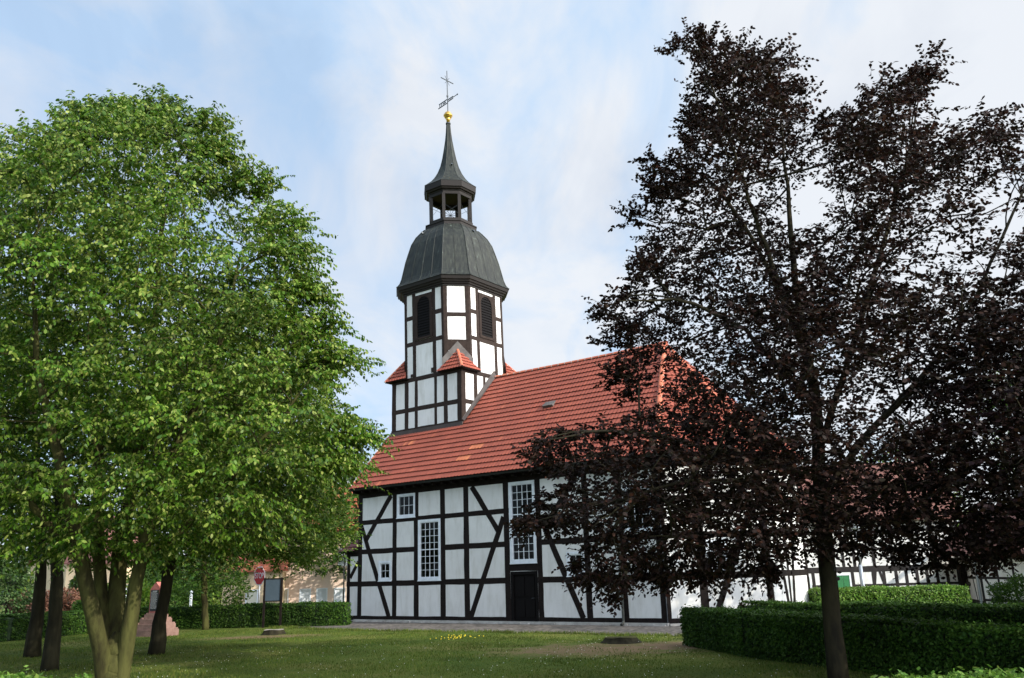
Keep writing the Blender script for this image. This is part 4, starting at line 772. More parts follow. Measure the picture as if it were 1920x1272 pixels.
pC = polyat([(1930, 560), (1890, 600), (1830, 625), (1790, 680), (1740, 760), (1730, 850), (1760, 940), (1800, 1010), (1860, 1020), (1900, 1035), (2050, 1040), (2500, 1060), (2750, 900), (2800, 500), (2650, 150), (2450, 0), (2250, 60), (2080, 300)], YC)
CC = crown_centres(pC, YC, 4.2, .62, 14000, shell=.25, seed=8)
stC = [([bC, bC + [0, 0, 2.2], bC + [-.3, .2, 5], bC + [-.2, .3, 9]], [.28, .22, .16, .04]), ([bC + [0, 0, 2.6], bC + [-2, -.5, 4.5], bC + [-3.6, -.6, 5.6]], [.11, .07, .02]), ([bC + [0, 0, 2.2], bC + [-2.2, .8, 3.0], bC + [-3.8, .9, 3.4]], [.09, .06, .02])]
make_tree('copper_beech', bC, stC, CC, M['beech_red'], M['beech_bark'], 'second copper beech reaching in at the right edge, reddish brown leaves', 'tree', .095, .066, 11, 12, tl=(.35, .65), rc=.5, droop=.4, twr=0, flatz=.5, leafup=.75)
bD = np.array([20.0, 25.5, 0.]); aa = np.linspace(0, 6.283, 24, endpoint=False)
CD = crown_centres([(20.0 + 5.2 * math.cos(a) * (1 + .12 * math.sin(3 * a)), 5.6 + 4.0 * math.sin(a) * (1 + .1 * math.cos(4 * a))) for a in aa], 25.5, 4.2, .95, 9000, shell=.25, seed=21)
make_tree('lime_tree', bD, [([bD, bD + [0, 0, 2.5], bD + [.2, 0, 5.5], bD + [0, .2, 8.5]], [.26, .2, .14, .03])], CD, M['lime'], M['bark'], 'green broad-leaved tree behind the beeches at the far right edge', 'tree', .12, .08, 13, 11, tl=(.45, .8), rc=.75, twr=0, limb=.03)
# --- hedges
def hedge(name, pts, wdt, hgt, mt, label, leaf=.035, dens=900, group=None, cat='hedge', bulge=.05, ztop=None):
    pts = [np.array([*p[:2], 0.]) for p in pts]; b0 = pts[0].copy(); root = empty(name, b0, label=label, cat=cat, group=group)
    core = MB(); V = []
    hs = hgt if hasattr(hgt, '__len__') else [hgt] * len(pts)
    rings = []
    for i, p in enumerate(pts):
        t = unit(pts[min(i + 1, len(pts) - 1)] - pts[max(i - 1, 0)]); s = np.array([-t[1], t[0], 0]) * wdt / 2 * .9; h = hs[i] - .05
        rings.append([p - b0 - s + [0, 0, 0], p - b0 + s, p - b0 + s + [0, 0, h - .06], p - b0 + s * .8 + [0, 0, h], p - b0 - s * .8 + [0, 0, h], p - b0 - s + [0, 0, h - .06]])
    core.loft(rings); core.build('hedge_body', M['hedge_core'], root)
    def scatter(o, u_, v_, nrm, n):
        a = rng.uniform(0, 1, (n, 1)); b = rng.uniform(0, 1, (n, 1)); P = o + u_ * a + v_ * b
        bump = np.sin(P[:, :1] * 2.3 + P[:, 2:] * 5) + .6 * np.sin(P[:, 1:2] * 4.3 + 2) + .5 * np.sin(P[:, :1] * 7.7 + P[:, 1:2] * 3.1); shoot = (rng.uniform(0, 1, (n, 1)) < .02) * rng.uniform(0, .12, (n, 1)); P = P + nrm * (bump * bulge * .45 + rng.normal(0, bulge * .5, (n, 1)) + .01 + shoot)
        nr = unit(nrm * .6 + np.array([0, 0, .5]) + rng.normal(0, .6, (n, 3))); ld = unit(np.cross(nr, rng.normal(0, 1, (n, 3)))); wd = np.cross(nr, ld); s = leaf * rng.uniform(.7, 1.4, (n, 1))
        V.append(np.stack([P - ld * s, P + wd * s * .55, P + ld * s, P - wd * s * .55], 1).reshape(-1, 3))
    for i in range(len(pts) - 1):
        p, q = pts[i], pts[i + 1]; ln = np.linalg.norm(q - p); t = (q - p) / ln; s = np.array([-t[1], t[0], 0]); h = (hs[i] + hs[i + 1]) / 2; dz = np.array([0, 0, hs[i + 1] - hs[i]])
        up = np.array([0, 0, 1.])
        for sg in (-1, 1): scatter(p + s * sg * wdt / 2, q - p, up * (h - .02), s * sg, int(ln * h * dens))
        scatter(p - s * wdt / 2 + up * hs[i], q - p + dz, s * wdt, up, int(ln * wdt * dens * 1.3))
    for p, t in ((pts[0], pts[0] - pts[1]), (pts[-1], pts[-1] - pts[-2])):
        t = unit(t); s = np.array([-t[1], t[0], 0]); scatter(p - s * wdt / 2, s * wdt, np.array([0, 0, hs[0]]), t, int(wdt * hs[0] * dens))
    mesh_np('leaves', np.concatenate(V), 4, mt, root, b0)
    return root
def P0(x, y): return onz(x, y)[:2]
def off(p, q): return p
hb = [np.array([5.05, 25.6]), np.array([5.85, 21.8]), np.array([6.95, 19.2]), np.array([7.6, 17.4]), np.array([8.15, 15.1]), np.array([9.0, 11.8])]
hedge('clipped_hedge', hb, 1.0, [.96, .97, .95, .94, .94, .94], M['hedge'], 'clipped dark hedge nearest on the right, running behind the beech trunk', dens=1500)
h2a = onz(1425, 1134, 1.0)[:2]; h2b = onz(1925, 1141, 1.0)[:2]
d_ = unit(h2b - h2a)
hedge('clipped_hedge', [h2a - d_ * .3 + np.array([.0, .35]), (h2a + h2b) / 2 + np.array([0, .35]), h2b + d_ * 3 + np.array([0, .35])], .9, 1.02, M['hedge'], 'low clipped hedge, the middle of three behind the beech trunk', dens=1200)
p3 = [at(1514, 1110, 37.5), at(1600, 1110, 37.8), at(1700, 1110, 38), at(1796, 1110, 38.2)]
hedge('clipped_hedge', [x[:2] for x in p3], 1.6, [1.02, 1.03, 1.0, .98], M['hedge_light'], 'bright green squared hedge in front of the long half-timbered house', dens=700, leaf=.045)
lh = [P0(-150, 1214), P0(0, 1204), P0(155, 1189.5), P0(322, 1179), P0(391, 1179), P0(500, 1176.5), P0(600, 1174.5), P0(655, 1173)]
lh = [p + np.array([-.15, .45]) for p in lh]
hedge('clipped_hedge', lh, .9, [.97, .97, .95, .93, .95, .98, .98, .98], M['hedge'], 'long low hedge across the back of the lawn on the left', dens=750, leaf=.045)
n1_ = at(-150, 1264, 8.9); n2_ = at(40, 1266, 8.9); n3_ = at(130, 1275, 8.9)
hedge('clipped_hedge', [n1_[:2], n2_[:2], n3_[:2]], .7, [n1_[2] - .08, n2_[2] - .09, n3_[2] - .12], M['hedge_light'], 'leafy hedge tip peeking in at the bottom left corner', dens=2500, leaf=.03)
n1_ = at(1640, 1276, 8.0); n2_ = at(1760, 1270, 8.0); n3_ = at(1880, 1262, 8.0); n4_ = at(2050, 1262, 8.0)
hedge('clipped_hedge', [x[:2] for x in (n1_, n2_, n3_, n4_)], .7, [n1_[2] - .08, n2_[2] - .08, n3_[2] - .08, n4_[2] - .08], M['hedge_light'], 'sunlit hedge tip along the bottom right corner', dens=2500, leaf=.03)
# --- shrubs and conifers
def bush(name, c, r, h, mt, label, n=2600, leaf=.06, cat='shrub', cone=False, group=None):
    c = np.array([c[0], c[1], 0.]); root = empty(name, c, label=label, cat=cat, group=group)
    st = MB(); st.tube([(0, 0, 0), (0, 0, h * (.9 if cone else .55))], [.10 if cone else .05, .02], 6); st.build('stem', M['bark'], root)
    for k in range(5 if not cone else 0): pass
    d = unit(rng.normal(0, 1, (n, 3))); rr = rng.uniform(.35, 1, (n, 1)) ** .5; P = d * rr
    if cone:
        z = rng.uniform(0, 1, n) ** 1.3; tier = (np.sin(z * 34) * .5 + .5) * .3 + .75; a = rng.uniform(0, 6.283, n); q = (1 - z) * tier * (.5 + .5 * rng.uniform(0, 1, n) ** .5) + .03; lob = 1 + .15 * np.sin(a * 5 + z * 20)
        P = np.stack([np.cos(a) * q * r * lob, np.sin(a) * q * r * lob, z * h - .25 * q * r + .15], 1)
        ld = unit(np.stack([np.cos(a), np.sin(a), -.35 + rng.normal(0, .3, n)], 1) + rng.normal(0, .3, (n, 3)))
    else:
        lump = 1 + .18 * np.sin(d[:, :1] * 6 + d[:, 2:] * 5 + c[0]) ; P = P * lump * np.array([r, r, h / 2]) + np.array([0, 0, h / 2]); ld = unit(d + rng.normal(0, .6, (n, 3)))
    nr = unit(rng.normal(0, .7, (n, 3)) + [0, 0, 1]); wd = unit(np.cross(ld, nr)); s = leaf * rng.uniform(.7, 1.4, (n, 1))
    V = np.stack([P, P + ld * s * .6 + wd * s * .4, P + ld * s * 1.5, P + ld * s * .6 - wd * s * .4], 1).reshape(-1, 3); V[:, 2] = np.maximum(V[:, 2], .01)
    mesh_np('foliage', V, 4, mt, root); return root
q = at(1905, 1110, 27); bush('shrub', q, .8, 1.5, M['hedge'], 'dark green shrub at the right edge beside the white wall', n=7000, leaf=.05)
for i, (x, Y, r, h, mt, lb) in enumerate([(18, 47, 2.4, 4.6, 'conifer', 'yellow-green conifer at the far left behind the hedge'), (-80, 45, 2.3, 4.2, 'conifer', 'conifer just left of the yellow-green one, cut by the frame'), (152, 49, 1.7, 2.9, 'conifer', 'small dark conifer behind the hedge, left of the poster'),
                                            ]): q = at(x, 1100, Y); bush('conifer', q, r, h, M[mt], lb, n=9000, leaf=.12, cat='conifer', cone=True)
for i, (x, Y, r, h, mt, lb) in enumerate([(112, 47, 1.3, 1.9, 'red_shrub', 'reddish brown shrub behind the hedge between the dark trunks'), (60, 50, 1.2, 1.7, 'red_shrub', 'brownish shrub beside the yellow-green conifer'), (180, 46, 1.0, 1.5, 'hedge', 'small green shrub behind the hedge under the poster'),
                                            (240, 47, 1.6, 2.6, 'hornbeam', 'light green bush seen between the hornbeam stems'), (330, 49, 1.8, 2.1, 'hedge', 'dark green shrub behind the hedge right of the monument'), (415, 50, 1.5, 3.0, 'hornbeam', 'leafy bush left of the stop sign'), (300, 54, 2.0, 3.4, 'lime', 'tall green bush behind the stone monument')]):
    q = at(x, 1100, Y); bush('shrub', q, r, h, M[mt], lb, n=4200, leaf=.10)
fw = MB()
V = []
for k in range(260):
    a = rng.uniform(0, 1); c = np.array([-130 + 260 * a, 118 + rng.uniform(-6, 10), rng.uniform(1, 4.5)]); n = 130; d = unit(rng.normal(0, 1, (n, 3))); P = c + d * np.array([4, 3, 2.6]) * rng.uniform(.5, 1, (n, 1)); ld = unit(rng.normal(0, 1, (n, 3))); wd = unit(np.cross(ld, rng.normal(0, 1, (n, 3)))); s = .5
    V.append(np.stack([P - ld * s, P + wd * s * .7, P + ld * s, P - wd * s * .7], 1).reshape(-1, 3))
tag(mesh_np('distant_woods', np.concatenate(V), 4, M['lime']), label='dark line of distant trees beyond the village', cat='woods', kind='stuff')
# --- grass
def blades(n, xr, yr, hmin, hmax, wd=.006):
    X = rng.uniform(*xr, n); Y = yr[0] + (yr[1] - yr[0]) * rng.uniform(0, 1, n) ** 1.0; ok = np.abs(X) < Y * .66 + 1; X, Y = X[ok], Y[ok]
    sx = (X - O[0]) * UD[0] + (Y - O[1]) * UD[1]; qx = (X - O[0]) * ND[0] + (Y - O[1]) * ND[1]
    es = np.array([e_[0] for e_ in edge]); eq = np.array([e_[1] for e_ in edge]); ok = qx < np.interp(sx, es, eq) - .0
    for a, b, ra, rb_ in SOIL: dd = ((X - a) / ra) ** 2 + ((Y - b) / rb_) ** 2; ok &= (dd > .8 + .5 * np.sin(X * 2.3 + Y * 1.7) * np.sin(X * 1.1 - Y * 2.9)) | (rng.uniform(0, 1, len(X)) < .16)
    X, Y = X[ok], Y[ok]; n = len(X); h = rng.uniform(hmin, hmax, n) * (1 + .6 * np.sin(X * 1.3 + Y * .7) * np.sin(Y * 1.1)); a = rng.uniform(0, 6.283, n); c, s = np.cos(a) * wd, np.sin(a) * wd; t = rng.normal(0, .35, (n, 2)) * h[:, None]
    return np.stack([np.stack([X - c, Y - s, 0 * X], 1), np.stack([X + c, Y + s, 0 * X], 1), np.stack([X + t[:, 0], Y + t[:, 1], h], 1)], 1).reshape(-1, 3)
M['grass'] = leafmat('grass_blade', [(.048, .088, .012), (.075, .12, .015), (.11, .148, .022), (.18, .175, .05)], .3, rough=.7, spec=.15)
tag(mesh_np('grass', np.concatenate([blades(170000, (-22, 12), (16.5, 40), .025, .06, .009)]), 3, M['grass']), label='short mown grass covering the lawn', cat='grass', kind='stuff')
es = np.array([e_[0] for e_ in edge])
ft = []   # ragged tufts along the path edge
for k in range(1500):
    s = rng.uniform(-11, 22); q = np.interp(s, es, [e_[1] for e_ in edge]) + rng.normal(-.05, .12); c = cw(s, q); n = 6; a = rng.uniform(0, 6.283, n); h = rng.uniform(.04, .13, n)
    X = c[0] + rng.normal(0, .05, n); Y = c[1] + rng.normal(0, .05, n); cc_, ss_ = np.cos(a) * .01, np.sin(a) * .01
    ft.append(np.stack([np.stack([X - cc_, Y - ss_, 0 * X], 1), np.stack([X + cc_, Y + ss_, 0 * X], 1), np.stack([X + rng.normal(0, .04, n), Y + rng.normal(0, .04, n), h], 1)], 1).reshape(-1, 3))
tag(mesh_np('grass_tufts', np.concatenate(ft), 3, M['grass']), label='ragged grass tufts along the edge of the cobbled path', cat='grass', kind='stuff')
M['yellow_flower'] = mat('yellow_flower', (.75, .55, .02), .8); M['daisy'] = mat('daisy', (.6, .6, .5), .8)
def dots(name, C_, r, m, label, cat):
    V = []
    for x, y, z in C_:
        a = np.arange(6) * math.pi / 3; V.append(np.stack([x + r * np.cos(a), y + r * np.sin(a) * .8, z + r * .6 * np.sin(a)], 1))
    tag(mesh_np(name, np.concatenate(V), 6, m), label=label, cat=cat, kind='stuff')
c0 = onz(860, 1200)
dots('dandelions', [(c0[0] + rng.normal(0, .32), c0[1] + rng.normal(0, .5), .10) for _ in range(34)], .022, M['yellow_flower'], 'patch of small yellow flowers in the lawn before the church', 'flowers')
dots('daisies', [(rng.uniform(-13, 6), rng.uniform(17, 29), .05) for _ in range(420)], .010, M['daisy'], 'scattered pale daisies and fallen petals in the lawn', 'flowers')
# ================================================================== STREET AND LAWN OBJECTS
def stump(px, py, r, h, label, light):
    c = onz(px, py); c[2] = 0; root = empty('tree_stump', c, label=label, cat='tree stump'); m = MB(); n = 26; rings = []
    ph = random.uniform(0, 6)
    for z, k in ((-.02, 1.32), (h * .3, 1.12), (h * .75, 1.0), (h, .97)): rings.append([((r * k + .05 * r * math.sin(5 * t + ph) * k * k) * math.cos(t), (r * k + .06 * r * math.sin(4 * t)) * math.sin(t), z + (.015 * math.sin(3 * t) if z > 0 else 0)) for t in [2 * math.pi * j / n for j in range(n)]])
    m.loft(rings, cap=False); m.build('bark', M['bark'], root, True)
    t_ = MB(); t_.add([(x * .985, y * .985, z + .004) for x, y, z in rings[-1]] + [(0, 0, h + .012)], [(j, (j + 1) % n, n) for j in range(n)]); t_.build('cut_face', M['cut_wood'] if light else M['bark_lit'], root)
stump(513, 1190, .40, .18, 'pale-topped tree stump on the lawn below the blank notice board', True); stump(1166, 1205, .50, .15, 'wide weathered tree stump in bare earth before the church', False)
# monument
mc = onz(290, 1193); mc[2] = 0; ma_ = math.atan2(-mc[0], mc[1]) ; mon = empty('war_memorial', mc, -.45 + .0, label='stepped pink granite memorial with a black inscribed plaque, half hidden by a trunk', cat='memorial')
m = MB(); W_ = [.82, .70, .56, .42]
z = 0
for k, (hw_, hh) in enumerate(zip(W_, (.26, .22, .2, .18))):
    m.box(-hw_, hw_, -hw_ * .6, hw_ * .6, z, z + hh)
    z += hh - .001 * 0
    if k < 3:
        for sx in (-1, 1): m.box(sx * (hw_ - .07) - .05, sx * (hw_ - .07) + .05, -hw_ * .55, hw_ * .55, z + .001, z + .06)
m.box(-.35, .35, -.22, .22, z + .0, z + .06); m.build('base', M['granite'], mon)
m = MB(); m.box(-.29, .29, -.14, .14, z + .06, z + 1.02); m.add([(-.29, -.14, z + 1.02), (.29, -.14, z + 1.02), (.29, .14, z + 1.02), (-.29, .14, z + 1.02), (0, -.14, z + 1.30), (0, .14, z + 1.30)], [(0, 1, 4), (1, 2, 5, 4), (2, 3, 5), (3, 0, 4, 5)]); m.build('stele', mat('red_granite', (.40, .10, .08), .6, col2=(.50, .17, .14), nscale=8), mon)
m = MB(); m.box(-.22, .22, -.17, -.142, z + .14, z + .98); pq = m.build('plaque', M['plaque'], mon)
m = MB(); m.box(-.12, .12, -.178, -.171, z + .91, z + .94)
for k in range(15):
    w_ = random.uniform(.06, .17); x0 = -.19
    while x0 < w_: wl = random.uniform(.02, .05); m.box(x0, min(x0 + wl, .19), -.176, -.171, z + .86 - k * .045, z + .876 - k * .045); x0 += wl + .012
m.build('inscription', M['ink'], pq)
# stop sign
def text_mesh(s, size, m, parent, loc, rot, name, ext=.004, xs=1):
    cu = bpy.data.curves.new(name, 'FONT'); cu.body = s; cu.size = size; cu.extrude = ext; cu.align_x = 'CENTER'; cu.align_y = 'CENTER'; cu.offset = .002
    ob = bpy.data.objects.new('tmp', cu); sc.collection.objects.link(ob); bpy.context.view_layer.update()
    me = bpy.data.meshes.new_from_object(ob); me.name = name; bpy.data.objects.remove(ob); me.materials.clear(); me.materials.append(m)
    o = bpy.data.objects.new(name, me); sc.collection.objects.link(o); o.parent = parent; o.location = loc; o.rotation_euler = rot; o.scale = (xs, 1, 1); return o
sg_ = at(486.5, 1080, 45); ss = empty('stop_sign', (sg_[0], sg_[1], 0), R(-38), label='red octagonal STOP sign on a grey pole behind the hedge', cat='road sign')
m = MB(); m.tube([(0, 0.04, 0), (0, .04, sg_[2] + .3)], .035, 10); m.build('pole', M['pole'], ss, True)
def octo(r, y0, y1, mm, nm):
    m = MB(); pts = [(r * math.cos(R(22.5 + 45 * k)), r * math.sin(R(22.5 + 45 * k))) for k in range(8)]; m.loft([[(x, y1, sg_[2] + z) for x, z in pts], [(x, y0, sg_[2] + z) for x, z in pts]]); return m.build(nm, mm, ss)
pl_ = octo(.487, -.005, .005, M['sign_white'], 'sign_plate'); fc = octo(.445, -.009, -.0055, M['sign_red'], 'sign_face')
text_mesh('STOP', .40, M['sign_white'], ss, (0, -.014, sg_[2] - .0), (R(90), 0, 0), 'lettering', xs=.74)
# notice board
b0 = onz(493, 1176) * .983; b1 = onz(525, 1174.5) * .975; b0[2] = b1[2] = 0; nbv = b1 - b0; nl = np.linalg.norm(nbv); nb_ = empty('notice_board', (b0[0], b0[1], 0), math.atan2(nbv[1], nbv[0]), label='blank grey notice board on two dark posts in front of the hedge', cat='notice board')
for x in (0, nl): m = MB(); m.box(x - .045, x + .045, -.045, .045, 0, 2.2); m.build('post', M['timber'], nb_)
m = MB(); m.box(.046, nl - .046, -.015, .015, 1.18, 2.13); m.build('panel', M['board_grey'], nb_)
for z0_ in (2.13, 1.13): m = MB(); m.box(.046, nl - .046, -.03, .03, z0_, z0_ + .05); m.build('rail', M['timber'], nb_)
# marker post & poster
q = at(357, 1140, 46); m = MB(); m.box(-.05, .05, -.05, .05, 0, 1.62); m.add([(-.06, -.06, 1.62), (.06, -.06, 1.62), (.06, .06, 1.62), (-.06, .06, 1.62), (0, 0, 1.7)], [(0, 1, 4), (1, 2, 4), (2, 3, 4), (3, 0, 4)]); o = m.build('marker_post', M['white_paint']); o.location = (q[0], q[1], 0); tag(o, 'thin white post behind the hedge left of the slender tree', 'post')
q = at(167, 1120, 48); ps = empty('poster_stand', (q[0], q[1], 0), R(-30), label='small red, white and blue poster on a stand seen between the hornbeam stems', cat='poster')
m = MB(); m.box(-.04, .04, .01, .06, 0, 1.5); m.build('post', M['timber'], ps)
m = MB(); m.box(-.45, .45, -.01, .01, .55, 1.5); m.build('poster', M['sign_white'], ps); m = MB(); m.box(-.4, .4, -.014, -.011, 1.25, 1.45); m.box(.0, .4, -.014, -.011, .85, 1.0); m.build('red_print', M['sign_red'], ps)
# ---------------- houses
def house(name, p0, p1, depth, eave, ridge_h, wallm, wins, label, cat='house', over=.4, roofm=None):
    p0 = np.array(p0[:2]); p1 = np.array(p1[:2]); v = p1 - p0; ln = np.linalg.norm(v); root = empty(name, (p0[0], p0[1], 0), math.atan2(v[1], v[0]), label=label, cat=cat)
    F = Face((0, 0), 0); m = MB(); F.wall(m, 0, ln, 0, eave, [w_[:4] for w_ in wins], .2); Face((ln, 0), math.pi / 2).wall(m, 0, depth, 0, eave); Face((ln, depth), math.pi).wall(m, 0, ln, 0, eave); Face((0, depth), -math.pi / 2).wall(m, 0, depth, 0, eave)
    m.add([(0, 0, eave), (0, depth, eave), (0, depth / 2, ridge_h - .15)], [(0, 1, 2)]); m.add([(ln, 0, eave), (ln, depth, eave), (ln, depth / 2, ridge_h - .15)], [(0, 1, 2)]); m.build('wall', wallm, root)
    k = (ridge_h - eave) / (depth / 2); rz = eave - over * k; m = MB()
    for th in (0, .1): m.add([(-over, -over, rz + th), (ln + over, -over, rz + th), (ln + over, depth / 2, ridge_h + th), (-over, depth / 2, ridge_h + th), (-over, depth + over, rz + th), (ln + over, depth + over, rz + th)], [(0, 1, 2, 3), (3, 2, 5, 4)])
    m.add([(-over, -over, rz), (ln + over, -over, rz), (ln + over, -over, rz + .1), (-over, -over, rz + .1)], [(0, 1, 2, 3)]); m.build('roof', roofm or M['tile_plain'], root)
    for w_ in wins:
        m = MB(); c = .08
        for x0, x1, y0, y1 in ((w_[0], w_[0] + c, w_[2], w_[3]), (w_[1] - c, w_[1], w_[2], w_[3]), (w_[0] + c, w_[1] - c, w_[2], w_[2] + c), (w_[0] + c, w_[1] - c, w_[3] - c, w_[3])): F.box(m, x0, x1, y0, y1, -.1, .03)
        wo = m.build('window', M['white_paint'], root); m = MB(); F.box(m, w_[0] + c, w_[1] - c, w_[2] + c, w_[3] - c, -.09, -.06); m.build('shutter', w_[4], wo)
    return root
M['blind'] = mat('roller_blind', (.62, .66, .70), .6, bump=.1, bscale=3, col2=(.67, .70, .73), nscale=1)
M['blind_warm'] = mat('roller_blind_cream', (.66, .63, .52), .6)
hp0 = at(524, 1137, 62); hp1 = at(800, 1137, 63)
v = hp1 - hp0; ln_ = np.linalg.norm(v[:2])
def frac(px): # position along the house front
    t0, t1 = 0, 1
    best = min(((abs(((lambda P: 960 + FPX * 0 + 0)(0)) - 0), 0),)) if False else None
    lo_, hi_ = 0., 1.
    for _ in range(40):
        mid_ = (lo_ + hi_) / 2; P = hp0 + v * mid_; P = np.array([P[0], P[1], 1.0]); dd = P - CAM; xc = dd @ _Rt; yc = dd @ _U; w_ = dd @ _F; X = 960 + FPX * (xc * math.cos(ROL) - yc * math.sin(ROL)) / w_
        if X < px: lo_ = mid_
        else: hi_ = mid_
    return lo_ * ln_
wz = 1.45
house('pink_house', hp0, hp1, 8, 5.6, 9.0, M['pink'], [(frac(a), frac(b), .35, wz, M['blind']) for a, b in ((561, 583), (593, 614), (626, 647))] + [(frac(a), frac(b), 2.9, 4.1, M['blind']) for a, b in ((633, 650),)] + [(frac(529) - .1, frac(541), .35, 1.5, M['blind_warm'])], 'salmon pink rendered house with white shuttered windows behind the hedge')
yp0 = at(415, 1137, 60); yp1 = at(527, 1137, 60.5); v = yp1 - yp0; hp0 = yp0; ln_ = np.linalg.norm(v[:2])
house('cream_extension', yp0, yp1, 5.5, 2.95, 4.9, M['yellow'], [(frac(460), frac(484), .2, 1.5, M['blind_warm'])], 'low cream house wing with a red roof behind the stop sign')
c1 = at(120, 1110, 66); c2_ = at(260, 1110, 70); house('cream_house', c1, c2_, 8, 4.0, 7.5, M['yellow'], [(2, 3, .9, 2.1, M['blind']), (4, 5, .9, 2.1, M['blind'])], 'pale house glimpsed between the hornbeam stems on the left', roofm=M['old_tile'])
# --- long half-timbered house, right
YR = 44.5
rh0 = at(1400, 1100, YR + .6); rh1 = at(1812, 1100, YR - .4); v = rh1 - rh0; hp0 = rh0; ln_ = np.linalg.norm(v[:2])
lh_ = empty('timbered_house', (rh0[0], rh0[1], 0), math.atan2(v[1], v[0]), label='long white half-timbered house with green shutters seen under the copper beech', cat='house')
F = Face((0, 0), 0); m = MB(); wins_ = [(frac(1505), frac(1521), .55, 1.52), (frac(1569), frac(1596), .55, 1.55)]
F.wall(m, 0, ln_, 0, 4.5, wins_, .2); Face((ln_, 0), math.pi / 2).wall(m, 0, 7, 0, 4.5); Face((ln_, 7), math.pi).wall(m, 0, ln_, 0, 4.5); Face((0, 7), -math.pi / 2).wall(m, 0, 7, 0, 4.5); m.build('wall', M['plaster'], lh_)
m = MB()
for z, h in ((.1, .2), (1.0, .12), (1.78, .28), (2.75, .14), (3.6, .14), (4.4, .2)):
    if z == 1.0:
        a = 0
        for w_ in wins_ + [(ln_, ln_)]: F.beam(m, a, z, w_[0] - .05, z, h, d1=.012); a = w_[1] + .05
    else: F.beam(m, 0, z, ln_, z, h, d1=.02 if z < 2 and z > 1.5 else .012)
xs_ = [1450, 1475, 1498, 1527, 1548, 1601, 1617, 1640, 1660, 1683, 1702, 1722, 1741, 1760, 1779, 1800]
for x in xs_: F.beam(m, frac(x), 0, frac(x), 1.75, .16, d1=.016, j=.006)
for x in (1450, 1480, 1515, 1550, 1587, 1608, 1645, 1680, 1720, 1757, 1800): F.beam(m, frac(x), 1.8, frac(x), 4.4, .16, d1=.016, j=.006)
for a, z0, b, z1 in ((1634, .1, 1645, 1.7), (1668, .1, 1652, 1.7), (1616, 1.9, 1627, 2.7), (1690, 1.9, 1676, 2.7)): F.beam(m, frac(a), z0, frac(b), z1, .13, d1=.018)
m.build('timber_frame', M['timber_far'], lh_)
for w_ in wins_:
    m = MB(); c = .05
    for x0, x1, y0, y1 in ((w_[0] - .03, w_[0] + c, w_[2], w_[3]), (w_[1] - c, w_[1] + .03, w_[2], w_[3]), (w_[0] + c, w_[1] - c, w_[2], w_[2] + c), (w_[0] + c, w_[1] - c, w_[3] - c, w_[3])): F.box(m, x0, x1, y0, y1, -.05, .05)
    wo = m.build('window_frame', M['white_paint'], lh_); m = MB(); mid_ = (w_[0] + w_[1]) / 2
    F.box(m, w_[0] + c, mid_ - .008, w_[2] + c, w_[3] - c, -.02, .03); F.box(m, mid_ + .008, w_[1] - c, w_[2] + c, w_[3] - c, -.02, .03); F.box(m, w_[0] + .07, w_[1] - .07, w_[3] - .25, w_[3] - .21, .031, .04); m.build('shutter', M['green_paint'], wo)
m = MB(); k = 1.0
for th in (0, .1): m.add([(-.4, -.5, 4.1 + th), (ln_ + .3, -.5, 4.1 + th), (ln_ + .3, 3.5, 7.3 + th), (-.4, 3.5, 7.3 + th), (-.4, 7.5, 4.1 + th), (ln_ + .3, 7.5, 4.1 + th)], [(0, 1, 2, 3), (3, 2, 5, 4)])
m.build('roof', M['old_tile'], lh_)
m = MB(); m.box(ln_ - .28, ln_ + .02, -.3, -.1, 0, 1.9); m.build('corner_post', M['timber'], lh_)
# second timbered house nearer, right
g0 = at(1846, 1137, 41.2); g1 = at(1990, 1137, 36.5); v = g1 - g0; hp0 = g0; ln_ = np.linalg.norm(v[:2]); gw = empty('timbered_cottage', (g0[0], g0[1], 0), math.atan2(v[1], v[0]), label='nearer timbered cottage at the right edge with a downpipe on its corner', cat='house')
F = Face((0, 0), 0); sd_ = at(1813, 1137, 45.2); FS = Face((0, 0), 0)
m = MB(); F.wall(m, 0, ln_, 0, 2.3, (), .2)
loc2 = np.array([sd_[0] - g0[0], sd_[1] - g0[1]]); angr = -math.atan2(v[1], v[0]); lx = loc2[0] * math.cos(angr) - loc2[1] * math.sin(angr); ly = loc2[0] * math.sin(angr) + loc2[1] * math.cos(angr)
FSd = Face((lx, ly), math.atan2(-ly, -lx)); ls = math.hypot(lx, ly); FSd.wall(m, 0, ls, 0, 2.2, (), .2); m.build('wall', M['plaster'], gw)
m = MB(); F.beam(m, .08, 0, .08, 2.2, .16); F.beam(m, 0, .28, ln_, .28, .12, d1=.01); F.beam(m, 0, 1.25, ln_, 1.25, .12, d1=.01); F.beam(m, 0, 2.15, ln_, 2.15, .2, d1=.02); F.beam(m, .35, 1.25, 1.1, .3, .12, d1=.016)
for a in (1.25, 2.3, 3.4, 4.5): F.beam(m, a, 0, a, 2.2, .14)
FSd.beam(m, .1, 0, .1, 2.2, .16); FSd.beam(m, 0, .12, ls, .12, .24, d1=.01); FSd.beam(m, 0, 1.25, ls, 1.25, .12, d1=.01); FSd.beam(m, 0, 2.1, ls, 2.1, .15, d1=.01)
FSd.beam(m, ls * .55, 2.1, ls * .72, .2, .12, d1=.018); FSd.beam(m, ls * .82, 2.1, ls * .80, .2, .12, d1=.016); m.build('timber_frame', M['timber_far'], gw)
m = MB(); m.tube([(-.06, -.08, 2.2), (-.06, -.08, 0)], .06, 8); m.build('downpipe', M['pole'], gw)
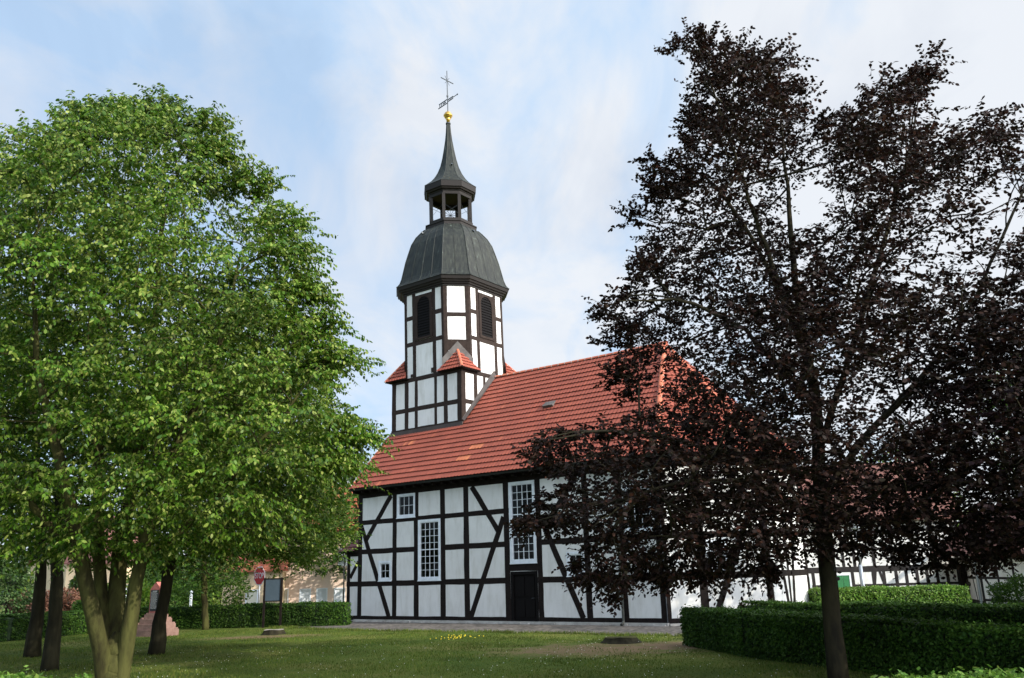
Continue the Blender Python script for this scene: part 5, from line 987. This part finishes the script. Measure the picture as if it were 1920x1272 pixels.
m = MB(); m.add([(min(lx, 0) - .5, -.45, 2.25), (ln_ + .3, -.45, 2.25), (ln_ + .3, 3.4, 4.6), (min(lx, 0) + .4, 3.6, 4.6)], [(0, 1, 2, 3)]); m.add([(min(lx, 0) - .5, -.45, 2.35), (ln_ + .3, -.45, 2.35), (ln_ + .3, 3.4, 4.7), (min(lx, 0) + .4, 3.6, 4.7)], [(0, 1, 2, 3)]); m.add([(min(lx, 0) - .5, -.45, 2.25), (ln_ + .3, -.45, 2.25), (ln_ + .3, -.45, 2.35), (min(lx, 0) - .5, -.45, 2.35)], [(0, 1, 2, 3)]); m.build('roof', M['old_tile'], gw)
q = onz(1871, 1140); q[2] = 0; fl_ = empty('floodlight', q, R(10), label='small black floodlight on a short post before the white cottage wall', cat='lamp')
m = MB(); m.tube([(0, 0, 0), (0, 0, .72)], .03, 6); m.build('post', M['pole'], fl_); m = MB(); m.box(-.16, .16, -.06, .06, .72, .95); m.xf(lambda p: (p[0], p[1] + (p[2] - .72) * .3, p[2])); m.build('lamp_head', M['plaque'], fl_)
q = at(1621, 1120, 40); lp = empty('street_lamp', (q[0], q[1], 0), label='tapered pale grey lamp post between beech trunk and long timbered house', cat='street lamp')
m = MB(); m.tube([(0, 0, 0), (0, 0, 1.0), (0, 0, 2.0)], [.10, .085, .075], 12); m.tube([(0, 0, 2.0), (0, 0, 3.6)], [.05, .04], 12); m.build('pole', M['pole'], lp, True)
m = MB(); m.lathe([(3.55, .08), (3.6, .2), (3.85, .22), (3.9, .28), (4.0, .05)], n=12); m.build('lamp_head', M['pole'], lp)

# repeats of one kind share a group
GR = {'lime_tree': 'broad-leaved trees of the park', 'copper_beech': 'copper beeches on the right', 'clipped_hedge': 'clipped hedges round the lawn', 'tree_stump': 'tree stumps on the lawn',
      'shrub': 'shrubs behind the hedges', 'conifer': 'conifers behind the left hedge', 'background_tree': 'trees behind the buildings'}
for o in bpy.data.objects:
    k = o.name.split('.')[0]
    if o.parent is None and k in GR: o['group'] = GR[k]
